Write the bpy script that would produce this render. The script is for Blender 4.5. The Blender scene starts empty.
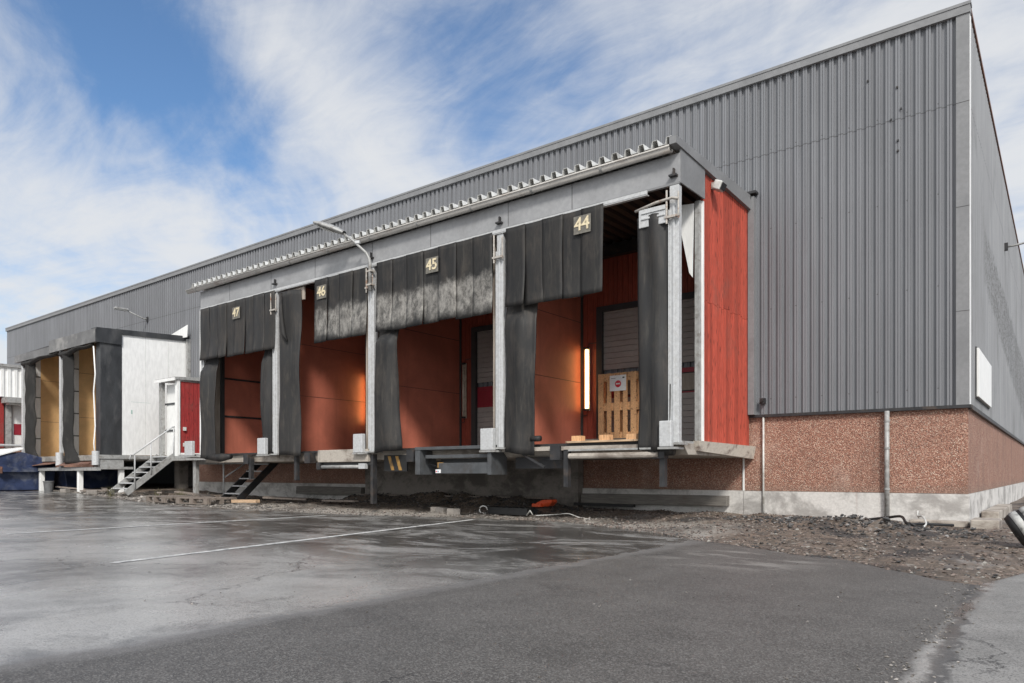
import bpy, bmesh, math, random
from mathutils import Vector, Matrix, noise as mnoise
random.seed(7)
R = math.radians
scene = bpy.context.scene
col = scene.collection

# ------------------------------------------------------------------ camera
cam_d = bpy.data.cameras.new('camera'); cam = bpy.data.objects.new('camera', cam_d); col.objects.link(cam)
cam.location = (0, 0, 0.75); cam.rotation_euler = (R(90), 0, R(37.6))
cam_d.sensor_width = 36; cam_d.lens = 718/1024*36; cam_d.shift_y = (473-341.5)/1024
cam_d.clip_start = 0.05; cam_d.clip_end = 3000
scene.camera = cam
# ------------------------------------------------------------------ sun direction, sky
SUN_EL, SUN_AZ = 40, 135            # azimuth clockwise from +Y
sun_d = bpy.data.lights.new('sun', 'SUN'); sun_d.energy = 2.4; sun_d.angle = R(10); sun_d.color = (1, .96, .9)
sun = bpy.data.objects.new('sun', sun_d); col.objects.link(sun)
sdir = Vector((math.sin(R(SUN_AZ))*math.cos(R(SUN_EL)), math.cos(R(SUN_AZ))*math.cos(R(SUN_EL)), math.sin(R(SUN_EL))))
sun.rotation_euler = sdir.to_track_quat('Z', 'Y').to_euler()
world = bpy.data.worlds.new('World'); scene.world = world; world.use_nodes = True
SKY_BANKS = [(-71.5, 26.3, 8, -0.16), (-66.8, 24.7, 8, -0.22), (-61.8, 23.7, 7, -0.2), (-56.9, 22.4, 7, -0.18), (-51.8, 20.6, 5, -0.08), (-69.8, 16.3, 8, -0.2), (-65.6, 16.1, 7, -0.12), (-43.3, 28.6, 8, -0.17), (-38.6, 29.9, 8, -0.15), (-30.6, 31.5, 9, -0.12), (-35.4, 26.8, 8, -0.1), (-70.9, 20.6, 8, 0.12), (-65.6, 19.8, 8, 0.14), (-59.0, 19.2, 8, 0.16), (-51.8, 25.5, 7, 0.12), (-47.2, 22.9, 8, 0.14), (-58.3, 28.9, 8, 0.1), (-51.8, 30.9, 8, 0.05), (-69.8, 12.2, 9, 0.16), (-63.1, 15.0, 7, 0.1), (-17.1, 29.5, 14, 0.1)]
def build_world():
    nt = world.node_tree; n = nt.nodes; l = nt.links; n.clear()
    out = n.new('ShaderNodeOutputWorld'); bg = n.new('ShaderNodeBackground'); bg.inputs[1].default_value = 0.15
    l.new(bg.outputs[0], out.inputs[0])
    sky = n.new('ShaderNodeTexSky'); sky.sky_type = 'NISHITA'; sky.sun_disc = False
    sky.sun_elevation = R(SUN_EL); sky.sun_rotation = R(SUN_AZ); sky.air_density = 1.0; sky.dust_density = .6; sky.ozone_density = 2.5
    tc = n.new('ShaderNodeTexCoord'); sep = n.new('ShaderNodeSeparateXYZ'); l.new(tc.outputs['Generated'], sep.inputs[0])
    def m(op, a, b=None, clamp=False):
        k = n.new('ShaderNodeMath'); k.operation = op; k.use_clamp = clamp
        for i, v in enumerate((a, b)):
            if v is None: continue
            if isinstance(v, (int, float)): k.inputs[i].default_value = v
            else: l.new(v, k.inputs[i])
        return k.outputs[0]
    z = m('ADD', m('MAXIMUM', sep.outputs[2], 0.0), 0.16)
    px, py = m('DIVIDE', sep.outputs[0], z), m('DIVIDE', sep.outputs[1], z)
    cb = n.new('ShaderNodeCombineXYZ'); l.new(px, cb.inputs[0]); l.new(py, cb.inputs[1])
    def noise(rot, sc, scale, detail, dist, off=(0,0,0), rough=.55):
        mp = n.new('ShaderNodeMapping'); mp.inputs['Rotation'].default_value = (0,0,R(rot)); mp.inputs['Scale'].default_value = sc
        mp.inputs['Location'].default_value = off
        l.new(cb.outputs[0], mp.inputs[0]); k = n.new('ShaderNodeTexNoise'); k.inputs['Scale'].default_value = scale
        k.inputs['Detail'].default_value = detail; k.inputs['Distortion'].default_value = dist; k.inputs['Roughness'].default_value = rough
        l.new(mp.outputs[0], k.inputs['Vector']); return k.outputs['Fac']
    a = noise(35, (1, .8, 1), .9, 10, 1.6, (9, 4, 0), .58)
    b = noise(62, (.7, 1.2, 1), 1.3, 9, 2.6, (2, 6, 2), .6)
    fine = noise(50, (.75, 1.35, 1), 4.0, 10, 1.8, (4, 2, 7), .66)
    big = noise(0, (1, 1, 1), .55, 2, .3, (4, 1, 0))
    s = m('ADD', m('ADD', m('MULTIPLY', a, .72), m('MULTIPLY', b, .5)), m('MULTIPLY', big, .16)); s = m('ADD', s, m('MULTIPLY', m('SUBTRACT', fine, .5), .24))
    # veil gets denser towards the horizon and to the right of the view (+Y side)
    s = m('ADD', s, m('MULTIPLY', m('SUBTRACT', .40, sep.outputs[2]), .42))
    s = m('ADD', s, m('MULTIPLY', m('ABSOLUTE', sep.outputs[1]), .2))
    # broad clear gaps (-) and cloud banks (+) in fixed compass directions of the sky
    for az, el, rad, wgt in SKY_BANKS:
        v = (math.sin(R(az))*math.cos(R(el)), math.cos(R(az))*math.cos(R(el)), math.sin(R(el)))
        dt = n.new('ShaderNodeVectorMath'); dt.operation = 'DOT_PRODUCT'; l.new(tc.outputs['Generated'], dt.inputs[0]); dt.inputs[1].default_value = v
        k = n.new('ShaderNodeMapRange'); k.interpolation_type = 'SMOOTHERSTEP'; l.new(dt.outputs['Value'], k.inputs[0])
        k.inputs[1].default_value = math.cos(R(rad)); k.inputs[2].default_value = 1; k.inputs[4].default_value = wgt*.52; s = m('ADD', s, k.outputs[0])
    mr = n.new('ShaderNodeMapRange'); mr.interpolation_type = 'SMOOTHSTEP'
    mr.inputs[1].default_value = .50; mr.inputs[2].default_value = 1.0
    s = m('ADD', s, m('MULTIPLY', m('MAXIMUM', m('MULTIPLY', sep.outputs[1], -1.0), 0.0), 1.2)); l.new(s, mr.inputs[0])  # thicker unseen cloud behind the camera, added to neutralise the ambient light
    fac = m('MULTIPLY', mr.outputs[0], .93)
    mix = n.new('ShaderNodeMix'); mix.data_type = 'RGBA'
    l.new(fac, mix.inputs['Factor'])
    tint = n.new('ShaderNodeMix'); tint.data_type = 'RGBA'; tint.blend_type = 'MULTIPLY'; tint.inputs['Factor'].default_value = 1
    l.new(sky.outputs[0], tint.inputs[6]); tint.inputs[7].default_value = (.56, .67, .74, 1)
    l.new(tint.outputs[2], mix.inputs[6]); 
    dt = n.new('ShaderNodeVectorMath'); dt.operation = 'DOT_PRODUCT'; l.new(tc.outputs['Generated'], dt.inputs[0]); dt.inputs[1].default_value = tuple(sdir)
    br = m('ADD', 3.9, m('MULTIPLY', m('POWER', m('MAXIMUM', dt.outputs['Value'], 0.0), 2.0), 5.0))
    cc = n.new('ShaderNodeCombineXYZ'); l.new(m('MULTIPLY', br, .985), cc.inputs[0]); l.new(br, cc.inputs[1]); l.new(m('MULTIPLY', br, 1.02), cc.inputs[2])
    l.new(cc.outputs[0], mix.inputs[7])
    l.new(mix.outputs[2], bg.inputs[0])
build_world()
vs = scene.view_settings; vs.view_transform = 'Standard'; vs.look = 'None'; vs.gamma = 1; vs.exposure = 0.45; vs.use_curve_mapping = False
scene.cycles.use_denoising = True
scene.cycles.max_bounces = 6

# ------------------------------------------------------------------ materials
class NT:
    def __init__(s, name):
        s.m = bpy.data.materials.new(name); s.m.use_nodes = True; s.n = s.m.node_tree.nodes; s.l = s.m.node_tree.links
        s.b = s.n['Principled BSDF']; s.co = s.n.new('ShaderNodeTexCoord').outputs['Object']
        s.geo = None
    def put(s, inp, v):
        if isinstance(v, (int, float)): inp.default_value = v
        elif isinstance(v, tuple): inp.default_value = (*v, 1) if len(v) == 3 and inp.type == 'RGBA' else v
        else: s.l.new(v, inp)
    def mapc(s, sc=(1,1,1), rot=(0,0,0), loc=(0,0,0)):
        k = s.n.new('ShaderNodeMapping'); k.inputs['Scale'].default_value = sc; k.inputs['Rotation'].default_value = rot
        k.inputs['Location'].default_value = loc; s.l.new(s.co, k.inputs[0]); return k.outputs[0]
    def noise(s, scale=5, detail=4, rough=.55, dist=0, sc=(1,1,1), loc=(0,0,0), color=False):
        k = s.n.new('ShaderNodeTexNoise'); k.inputs['Scale'].default_value = scale; k.inputs['Detail'].default_value = detail
        k.inputs['Roughness'].default_value = rough; k.inputs['Distortion'].default_value = dist
        s.l.new(s.mapc(sc, loc=loc), k.inputs['Vector']); return k.outputs['Color' if color else 'Fac']
    def voro(s, scale, out='Distance', sc=(1,1,1), feature='F1'):
        k = s.n.new('ShaderNodeTexVoronoi'); k.feature = feature; k.inputs['Scale'].default_value = scale
        s.l.new(s.mapc(sc), k.inputs['Vector']); return k.outputs[out]
    def rng(s, v, a, b, c=0., d=1., smooth=True):
        k = s.n.new('ShaderNodeMapRange'); k.interpolation_type = 'SMOOTHSTEP' if smooth else 'LINEAR'
        s.l.new(v, k.inputs[0])
        for i, q in zip((1,2,3,4), (a,b,c,d)): k.inputs[i].default_value = q
        return k.outputs[0]
    def ramp(s, v, stops, const=False):
        k = s.n.new('ShaderNodeValToRGB'); cr = k.color_ramp
        if const: cr.interpolation = 'CONSTANT'
        while len(cr.elements) < len(stops): cr.elements.new(1)
        for e, (p, c) in zip(cr.elements, stops): e.position = p; e.color = (*c, 1)
        s.l.new(v, k.inputs[0]); return k.outputs[0]
    def mix(s, f, a, b, mode='MIX'):
        k = s.n.new('ShaderNodeMix'); k.data_type = 'RGBA'; k.blend_type = mode
        s.put(k.inputs['Factor'], f); s.put(k.inputs[6], a); s.put(k.inputs[7], b); return k.outputs[2]
    def math(s, op, a, b=0., clamp=False):
        k = s.n.new('ShaderNodeMath'); k.operation = op; k.use_clamp = clamp; s.put(k.inputs[0], a); s.put(k.inputs[1], b); return k.outputs[0]
    def xyz(s):
        k = s.n.new('ShaderNodeSeparateXYZ'); s.l.new(s.co, k.inputs[0]); return k.outputs
    def island(s):
        return s.n.new('ShaderNodeNewGeometry').outputs['Random Per Island']
    def bump(s, v, strength=.3, dist=.01):
        k = s.n.new('ShaderNodeBump'); k.inputs['Strength'].default_value = strength; k.inputs['Distance'].default_value = dist
        s.l.new(v, k.inputs['Height']); s.l.new(k.outputs[0], s.b.inputs['Normal'])
    def done(s, color, rough=.6, metal=0., spec=None):
        s.put(s.b.inputs['Base Color'], color); s.put(s.b.inputs['Roughness'], rough); s.put(s.b.inputs['Metallic'], metal)
        if spec is not None: s.b.inputs['Specular IOR Level'].default_value = spec
        return s.m
def sc3(c, k): return tuple(min(1, v*k) for v in c)
def simple(name, c, var=.25, scale=6, rough=.6, metal=0., bump=.15, stretch=(1,1,1), dirt=None, dirt_amt=.5):
    t = NT(name); a = t.noise(scale, 6, .6, sc=stretch); f = t.noise(scale*9, 3, .6, sc=stretch)
    c0 = t.mix(t.rng(a, .3, .7), sc3(c, 1-var), sc3(c, 1+var*.7))
    c0 = t.mix(t.rng(f, .35, .65, 0, .35), c0, sc3(c, .7))
    if dirt: c0 = t.mix(t.rng(t.noise(scale*.6, 8, .65, .3, sc=stretch, loc=(4,2,9)), .5, .68, 0, dirt_amt), c0, dirt)
    t.bump(f, bump, .004)
    return t.done(c0, t.rng(a, .2, .8, max(.05, rough-.12), min(1, rough+.12)), metal)

M = {}
def cladding(name, c, grime=.0):
    t = NT(name); st = t.noise(7, 5, .6, sc=(1,1,.06)); bl = t.noise(.35, 5, .6); fine = t.noise(60, 3)
    z = t.xyz()[2]
    k = t.mix(t.rng(st, .3, .7), sc3(c, .86), sc3(c, 1.1))
    k = t.mix(t.rng(bl, .35, .7, 0, .45), k, sc3(c, .78))
    fl = t.math('FLOOR', t.math('DIVIDE', t.xyz()[0 if not grime else 1], 1.04)); wn = t.n.new('ShaderNodeTexWhiteNoise'); wn.noise_dimensions = '1D'; t.l.new(fl, wn.inputs['W'])
    k = t.mix(t.math('MULTIPLY', wn.outputs[0], .35), k, sc3(c, .72))
    rain = t.noise(3.2, 6, .7, sc=(1.6,1.6,.035), loc=(5,5,5)); k = t.mix(t.rng(rain, .56, .74, 0, .4), k, sc3(c, .55)); k = t.mix(t.rng(rain, .28, .4, .3, 0), k, sc3(c, 1.35))
    fx = t.math('SUBTRACT', t.math('FRACT', t.math('DIVIDE', t.xyz()[0 if not grime else 1], .39)), .5); dx = t.math('MULTIPLY', fx, .39)
    for zr in (1.95, 3.4, 4.7, 5.98):
        dz = t.math('SUBTRACT', z, zr); dd = t.math('ADD', t.math('MULTIPLY', dx, dx), t.math('MULTIPLY', dz, dz)); k = t.mix(t.math('MULTIPLY', t.math('LESS_THAN', dd, .00009), .8), k, (.06,.06,.06))
    # thin lap joint between the two sheet lengths, and one rivet line
    lap = t.math('LESS_THAN', t.math('ABSOLUTE', t.math('SUBTRACT', z, 5.92)), .008)
    k = t.mix(t.math('MULTIPLY', lap, .75), k, (.06,.06,.065))
    if grime:
        g = t.rng(t.noise(1.2, 9, .7, .5, sc=(1,1,.5)), .5, .7, 0, grime); k = t.mix(g, k, (.10,.10,.10))
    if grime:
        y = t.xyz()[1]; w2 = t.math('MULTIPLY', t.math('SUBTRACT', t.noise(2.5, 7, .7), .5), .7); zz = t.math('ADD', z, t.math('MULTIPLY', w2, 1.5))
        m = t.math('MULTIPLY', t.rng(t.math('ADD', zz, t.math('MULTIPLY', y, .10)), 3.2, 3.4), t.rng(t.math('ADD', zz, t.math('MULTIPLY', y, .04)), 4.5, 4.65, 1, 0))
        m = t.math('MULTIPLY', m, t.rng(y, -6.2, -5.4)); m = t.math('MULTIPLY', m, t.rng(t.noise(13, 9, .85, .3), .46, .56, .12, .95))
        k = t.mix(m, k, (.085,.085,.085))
    k = t.mix(t.rng(t.noise(90, 2), .7, .74, 0, .5), k, (.1,.1,.1))
    t.bump(fine, .05, .002)
    return t.done(k, t.rng(bl, .3, .7, .42, .6), .0)
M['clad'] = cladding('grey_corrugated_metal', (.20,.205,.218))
M['clad_side_lit'] = cladding('grey_corrugated_metal_side_lit', (.28,.285,.295), .5)  # same sheet as the front, its brighter light put into the base colour
M['trim'] = simple('grey_painted_metal', (.21,.212,.216), .12, 2, .5, bump=.04)
M['fascia'] = simple('fascia_paint', (.30,.303,.31), .12, 1.6, .5, bump=.04, dirt=(.14,.135,.13), dirt_amt=.4)
M['clean_white'] = simple('clean_white_panel', (.80,.80,.785), .03, 1.5, .5, bump=.01, stretch=(1,1,.3))
M['galv'] = simple('galvanised_steel', (.52,.527,.53), .14, 22, .5, .15, bump=.04, dirt=(.36,.35,.33), dirt_amt=.45)
M['galv_dull'] = simple('dull_galvanised_steel', (.36,.36,.35), .2, 14, .55, .15, bump=.1, dirt=(.15,.13,.11), dirt_amt=.7)
M['white_steel'] = simple('white_coated_sheet', (.82,.82,.80), .05, 3, .5, bump=.03, stretch=(1,1,.2), dirt=(.62,.60,.57), dirt_amt=.18)
M['dark_steel'] = simple('dark_steel', (.035,.035,.037), .35, 9, .55, .2, bump=.15, dirt=(.10,.07,.05), dirt_amt=.5)
M['grey_steel'] = simple('grey_lift_steel', (.085,.09,.095), .25, 6, .5, .2, bump=.1, dirt=(.05,.04,.035), dirt_amt=.6)
M['rust'] = simple('rusty_plate', (.20,.10,.07), .4, 8, .75, .1, bump=.3, dirt=(.12,.12,.12), dirt_amt=.8)
M['rusty_white'] = simple('rust_spotted_pipe', (.45,.42,.38), .25, 18, .6, .2, dirt=(.22,.09,.04), dirt_amt=.95)
M['black'] = simple('black_coated_sheet', (.035,.037,.04), .3, 4, .45, bump=.1, stretch=(1,1,.4), dirt=(.09,.09,.09), dirt_amt=.6)
M['glass_dark'] = simple('dark_pane', (.02,.02,.022), .2, 3, .12, bump=0)
M['lens'] = simple('lamp_lens', (.55,.55,.52), .1, 10, .3, bump=.02)
M['off_tube'] = simple('unlit_tube', (.55,.47,.38), .1, 10, .3, bump=.02)
M['paper'] = simple('white_paper', (.8,.8,.8), .04, 8, .7, bump=.02)
M['ink_red'] = simple('red_ink', (.6,.03,.05), .1, 8, .7, bump=0)
M['ink_dark'] = simple('dark_ink', (.05,.05,.05), .1, 8, .7, bump=0)
M['plate'] = simple('number_plate_ground', (.17,.158,.135), .3, 22, .7, dirt=(.07,.07,.065), dirt_amt=.8)
M['numeral'] = simple('cream_numeral_paint', (.72,.62,.42), .2, 30, .7, dirt=(.3,.25,.18), dirt_amt=.5)
M['yellow'] = simple('warning_yellow', (.34,.19,.05), .25, 12, .6, dirt=(.06,.05,.04), dirt_amt=.7)
M['plum'] = simple('red_door_stripe', (.30,.02,.035), .12, 5, .5, bump=.03)
M['door'] = simple('sectional_door_slats', (.38,.335,.31), .12, 4, .5, bump=.03, stretch=(.3,1,1))
M['door_frame'] = simple('door_frame_steel', (.05,.05,.05), .2, 5, .6)
M['blue_bin'] = simple('blue_painted_steel', (.022,.035,.085), .5, 3, .5, bump=.1, dirt=(.13,.14,.17), dirt_amt=.8)
M['lightblue'] = simple('light_blue_paint', (.25,.38,.52), .4, 5, .5, dirt=(.06,.09,.16), dirt_amt=.7)
M['orange'] = simple('orange_plastic', (.75,.10,.03), .15, 9, .45, bump=.05)
M['grey_plastic'] = simple('grey_plastic', (.12,.12,.12), .2, 9, .5)
M['hose_white'] = simple('white_plastic_pipe', (.6,.6,.57), .15, 12, .5, dirt=(.2,.17,.13), dirt_amt=.6)
M['hose_black'] = simple('black_cable', (.015,.015,.015), .3, 9, .6)
M['moss'] = simple('dry_weed', (.11,.10,.05), .5, 20, .8)
M['roof_sheet'] = simple('weathered_roof_sheet', (.60,.60,.58), .2, 5, .6, dirt=(.2,.19,.17), dirt_amt=.6)
M['rubble'] = None; M['soffit'] = simple('brown_soffit_sheet', (.075,.05,.04), .25, 3, .7)

def wood(name, c, grain=(14,14,1.2), knots=True, isl=.35, weather=.3):
    t = NT(name); w = t.noise(4, 7, .65, .6, sc=grain); isd = t.island()
    k = t.mix(t.rng(w, .3, .7), sc3(c, .62), sc3(c, 1.15))
    k = t.mix(t.math('MULTIPLY', t.math('SUBTRACT', isd, .2), isl, True), k, sc3(c, .45))
    if knots:
        v = t.voro(3.2, 'Distance', sc=(5, 5, 1.5)); k = t.mix(t.rng(v, .08, .28, .8, 0), k, sc3(c, .18))
    k = t.mix(t.rng(t.noise(1.6, 8, .7, .2), .5, .75, 0, weather), k, (.12,.09,.07))
    t.bump(w, .35, .004)
    return t.done(k, .7)
M['red_wood'] = wood('red_painted_boards', (.52,.085,.05), weather=.35, isl=.8)
M['red_wood2'] = wood('crimson_painted_boards', (.34,.03,.028), weather=.35)
M['brown_wood'] = wood('brown_red_boards', (.36,.07,.04), knots=False, weather=.3)
M['pallet'] = wood('pallet_pine', (.80,.45,.22), isl=.7, weather=.5)
M['old_pallet'] = wood('weathered_pallet', (.24,.20,.17), isl=.6, weather=.7)
M['plank'] = wood('fresh_plank', (.55,.38,.24), grain=(1.2,14,14), isl=.3)
M['beam'] = wood('grey_weathered_timber', (.19,.175,.155), grain=(.8,14,14), knots=False, weather=.6)
def partition_mat(name, c, lo):
    t = NT(name); a = t.noise(1.1, 8, .65, .4); b = t.noise(60, 3); st = t.noise(3, 6, .6, sc=(1,2,.15))
    k = t.mix(t.rng(a, .3, .72), sc3(c, .78), sc3(c, 1.12)); k = t.mix(t.rng(st, .5, .75, 0, .3), k, lo)
    k = t.mix(t.rng(b, .6, .7, 0, .25), k, lo); t.bump(b, .12, .003)
    return t.done(k, .55)
M['partition'] = partition_mat('orange_brown_plywood', (.50,.155,.10), (.25,.08,.055))
M['plywood'] = partition_mat('yellow_plywood', (.72,.45,.21), (.40,.20,.07))
M['beige'] = simple('beige_panel', (.36,.31,.26), .2, 8, .7, stretch=(1,1,.3), dirt=(.2,.16,.12), dirt_amt=.5)
def rubber_mat(name, scuff=None, base=.012):
    t = NT(name); a = t.noise(2.2, 8, .65, .4, sc=(1.6,1.6,.5)); f = t.noise(16, 8, .7, sc=(1,1,.25)); isd = t.island()
    k = t.mix(t.rng(a, .35, .72, 0, .8), (base,base,base*1.03), (.034,.032,.030))
    k = t.mix(t.math('MULTIPLY', isd, .4), k, (.028,.028,.029))
    k = t.mix(t.rng(t.noise(2.5, 9, .75, .3, sc=(1.5,1.5,.6), loc=(2,3,1)), .45, .7, 0, .45), k, (.075,.063,.053)); k = t.mix(t.rng(t.noise(5, 7, .7, .2, sc=(3,3,.2), loc=(5,1,7)), .5, .75, 0, .3), k, (.13,.118,.10))
    if scuff:
        z0, z1 = scuff; z = t.xyz()[2]; zz = t.math('ADD', z, t.math('MULTIPLY', t.math('SUBTRACT', t.noise(3, 6, .7), .5), .5))
        m = t.math('MULTIPLY', t.rng(zz, z0, z0+.25), t.rng(zz, z1, z1+.18, 1, 0))
        m = t.math('MULTIPLY', m, t.rng(t.noise(7, 9, .8, .3, sc=(1,1,.6)), .36, .66, .1, .85)); k = t.mix(m, k, (.34,.325,.30))
    t.bump(f, .3, .004)
    return t.done(k, t.rng(a, .3, .7, .45, .7), 0, .25)
M['rubber'] = rubber_mat('black_rubber'); M['rubber_scuff'] = rubber_mat('scuffed_rubber', (3.3, 3.85)); M['rubber_worn'] = rubber_mat('worn_rubber', None, .022)
M['fabric'] = simple('dark_canvas', (.014,.013,.012), .4, 5, .85, bump=.6, stretch=(1,1,.4), dirt=(.06,.055,.05), dirt_amt=.5)

def brick_mat():
    t = NT('exposed_aggregate_panel')
    c1 = t.voro(78, 'Color'); s = t.n.new('ShaderNodeSeparateColor'); t.l.new(c1, s.inputs[0])
    d = t.voro(78, 'Distance')
    k = t.ramp(s.outputs[0], [(0,(.32,.15,.10)),(.3,(.50,.28,.20)),(.55,(.38,.18,.125)),(.74,(.62,.42,.32)),(.86,(.20,.10,.08)),(.94,(.62,.48,.38))], True)
    k = t.mix(t.rng(d, .35, .75, 0, .7), k, (.16,.085,.06))
    k = t.mix(t.rng(t.noise(1.3, 9, .75, .3, sc=(1,1,.6)), .42, .66, 0, .55), k, (.17,.10,.075)); k = t.mix(t.rng(t.noise(.9, 8, .7, loc=(4,4,4)), .55, .75, 0, .35), k, (.6,.46,.38)); k = t.mix(t.rng(t.xyz()[2], .46, .62, .35, 0), k, (.2,.15,.12))
    z = t.xyz()[2]
    drip = t.math('MULTIPLY', t.rng(t.noise(6, 5, .6, sc=(1,1,.05)), .6, .72), t.math('MULTIPLY', t.rng(z, .8, 1.05, 0, .4), t.math('LESS_THAN', t.xyz()[0], 13.7))); k = t.mix(drip, k, (.5,.47,.43))
    t.bump(d, .8, -.012)
    return t.done(k, .75)
M['brick'] = brick_mat()
def concrete_mat(name, c, dark, amt=.7, rust=0, scale=1.6):
    t = NT(name); a = t.noise(scale, 9, .68, .3, sc=(1,1,1.4)); f = t.noise(30, 4); st = t.noise(5, 6, .6, sc=(1,1,.08))
    k = t.mix(t.rng(f, .3, .7, 0, .5), c, sc3(c, .72)); k = t.mix(t.rng(a, .45, .62, 0, amt), k, dark)
    k = t.mix(t.rng(st, .58, .75, 0, amt*.5), k, sc3(dark, .8))
    if rust: k = t.mix(t.rng(t.noise(2.4, 4, .6, sc=(1,1,.04), loc=(9,3,1)), .66, .72, 0, rust), k, (.25,.09,.04))
    t.bump(t.noise(22, 8, .7), .5, .012)
    return t.done(k, .85)
M['cement'] = concrete_mat('whitewashed_plinth', (.62,.60,.57), (.26,.245,.23), .8, .7)
M['concrete'] = concrete_mat('grey_concrete', (.33,.31,.28), (.13,.12,.11), .8)
M['pit'] = concrete_mat('dark_pit_concrete', (.26,.235,.21), (.09,.08,.07), .8)
M['slab'] = concrete_mat('stained_slab_concrete', (.42,.38,.33), (.15,.12,.10), .85)

def dirt_mat():
    t = NT('gravel_and_dirt'); x = t.xyz()[0]
    c = t.voro(26, 'Color'); s = t.n.new('ShaderNodeSeparateColor'); t.l.new(c, s.inputs[0]); d = t.voro(26, 'Distance')
    k = t.ramp(s.outputs[1], [(0,(.14,.11,.085)),(.35,(.20,.15,.115)),(.6,(.11,.088,.07)),(.8,(.25,.19,.15)),(.94,(.36,.32,.28))], True)
    k = t.mix(.3, k, (.16,.125,.095))
    k = t.mix(t.rng(t.noise(1.3, 8, .7, .6), .52, .62, 0, .85), k, (.035,.033,.033))
    k = t.mix(t.rng(t.noise(.9, 7, .7, .4, loc=(8,1,3)), .56, .7, 0, .7), k, (.33,.31,.29))
    yy = t.xyz()[1]; dn = t.math('MULTIPLY', t.math('SUBTRACT', t.noise(2.2, 7, .7), .5), 1.1)
    strip = t.math('MULTIPLY', t.rng(t.math('ADD', yy, dn), 9.5, 10.0, 1, 0), t.rng(t.math('ADD', x, dn), -3.6, -2.9, 1, 0))
    k = t.mix(t.math('MULTIPLY', strip, .6), k, (.37,.345,.31))
    k = t.mix(t.rng(t.noise(.7, 8, .7, .5, loc=(3,3,8)), .5, .6, 0, .6), k, (.065,.052,.042))
    t.bump(t.noise(34, 7, .7), .9, .03)
    return t.done(k, t.rng(t.noise(2, 4), .4, .6, .55, .9))
M['dirt'] = dirt_mat()
def asphalt_mat():
    t = NT('worn_wet_asphalt'); o = t.xyz(); x, y = o[0], o[1]
    wob = t.math('MULTIPLY', t.math('SUBTRACT', t.noise(1.5, 7, .65), .5), .45)
    xw = t.math('ADD', x, wob)
    patch = t.math('MULTIPLY', t.rng(xw, -3.32, -3.2), t.rng(t.math('ADD', x, t.math('MULTIPLY', wob, .35)), -.50, -.44, 1, 0))
    right = t.rng(t.math('ADD', x, t.math('MULTIPLY', wob, .35)), -.42, -.34)
    grit = t.voro(170, 'Color'); sp = t.n.new('ShaderNodeSeparateColor'); t.l.new(grit, sp.inputs[0]); g = sp.outputs[0]
    big = t.noise(.45, 8, .66, .5); mid = t.noise(2.2, 9, .7, .3)
    # three surfaces: old wet yard (base lightened to carry its sky sheen), newer strip, coarse old strip at right
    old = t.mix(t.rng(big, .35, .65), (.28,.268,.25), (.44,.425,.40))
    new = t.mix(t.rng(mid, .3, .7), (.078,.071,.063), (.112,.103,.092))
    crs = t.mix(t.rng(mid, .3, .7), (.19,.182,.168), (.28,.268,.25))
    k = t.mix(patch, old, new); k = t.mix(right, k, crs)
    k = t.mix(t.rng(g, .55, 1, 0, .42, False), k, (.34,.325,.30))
    k = t.mix(t.rng(g, .0, .4, .55, 0), k, (.03,.028,.026))
    ck = t.n.new('ShaderNodeTexVoronoi'); ck.feature = 'DISTANCE_TO_EDGE'; ck.inputs['Scale'].default_value = .55
    cv = t.n.new('ShaderNodeVectorMath'); cv.operation = 'ADD'; t.l.new(t.co, cv.inputs[0]); nn = t.n.new('ShaderNodeVectorMath'); nn.operation = 'SCALE'; nn.inputs['Scale'].default_value = .9
    t.l.new(t.noise(1.6, 7, .7, color=True), nn.inputs[0]); t.l.new(nn.outputs[0], cv.inputs[1]); t.l.new(cv.outputs[0], ck.inputs['Vector'])
    k = t.mix(t.math('MULTIPLY', t.rng(ck.outputs['Distance'], .002, .007, .8, 0), t.rng(t.noise(.5, 3), .48, .56)), k, (.025,.023,.021))
    blot = t.noise(.8, 9, .72, .4, loc=(6,6,6)); k = t.mix(t.rng(blot, .5, .75, 0, .45), k, (.05,.046,.04)); k = t.mix(t.rng(blot, .25, .42, .35, 0), k, (.24,.225,.2))
    # bright abraded scrape near the strip's far corner and faint scrapes along the seams
    scr = t.math('MULTIPLY', t.rng(t.noise(2.6, 8, .7, .8, sc=(.5,1.6,1)), .5, .6), t.math('MULTIPLY', t.rng(x, -3.1, -2.7), t.rng(x, -1.9, -1.4, 1, 0)))
    scr = t.math('MULTIPLY', scr, t.math('MULTIPLY', t.rng(y, 5.3, 5.8), t.rng(y, 6.9, 7.3, 1, 0)))
    k = t.mix(t.math('MULTIPLY', scr, .55), k, (.33,.31,.28))
    seam = t.math('MULTIPLY', t.rng(xw, -3.42, -3.3), t.rng(xw, -3.2, -3.08, 1, 0)); k = t.mix(t.math('MULTIPLY', seam, .45), k, (.21,.20,.19))
    xr = t.math('ADD', t.math('ADD', x, t.math('MULTIPLY', wob, .35)), t.math('MULTIPLY', t.math('SUBTRACT', y, 5.7), .04))
    xr2 = t.math('ADD', xr, t.math('MULTIPLY', t.math('SUBTRACT', t.noise(6, 6, .7), .5), .12))
    gap = t.math('MULTIPLY', t.rng(xr2, -.54, -.50), t.rng(xr2, -.46, -.43, 1, 0))
    k = t.mix(t.math('MULTIPLY', gap, .7), k, (.035,.033,.032))
    k = t.mix(t.math('MULTIPLY', gap, t.rng(t.noise(9, 6, .7), .6, .66, 0, .8)), k, (.36,.34,.31))
    # wetness of the old yard: damp film, darker puddles, and the dock's dark reflection painted in
    notold = t.math('ADD', patch, right, True)
    wet = t.rng(t.noise(.28, 8, .62, .6, loc=(3,7,0)), .30, .50)
    pud = t.rng(t.noise(1.1, 9, .68, .9, loc=(11,2,5)), .48, .66)
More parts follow.
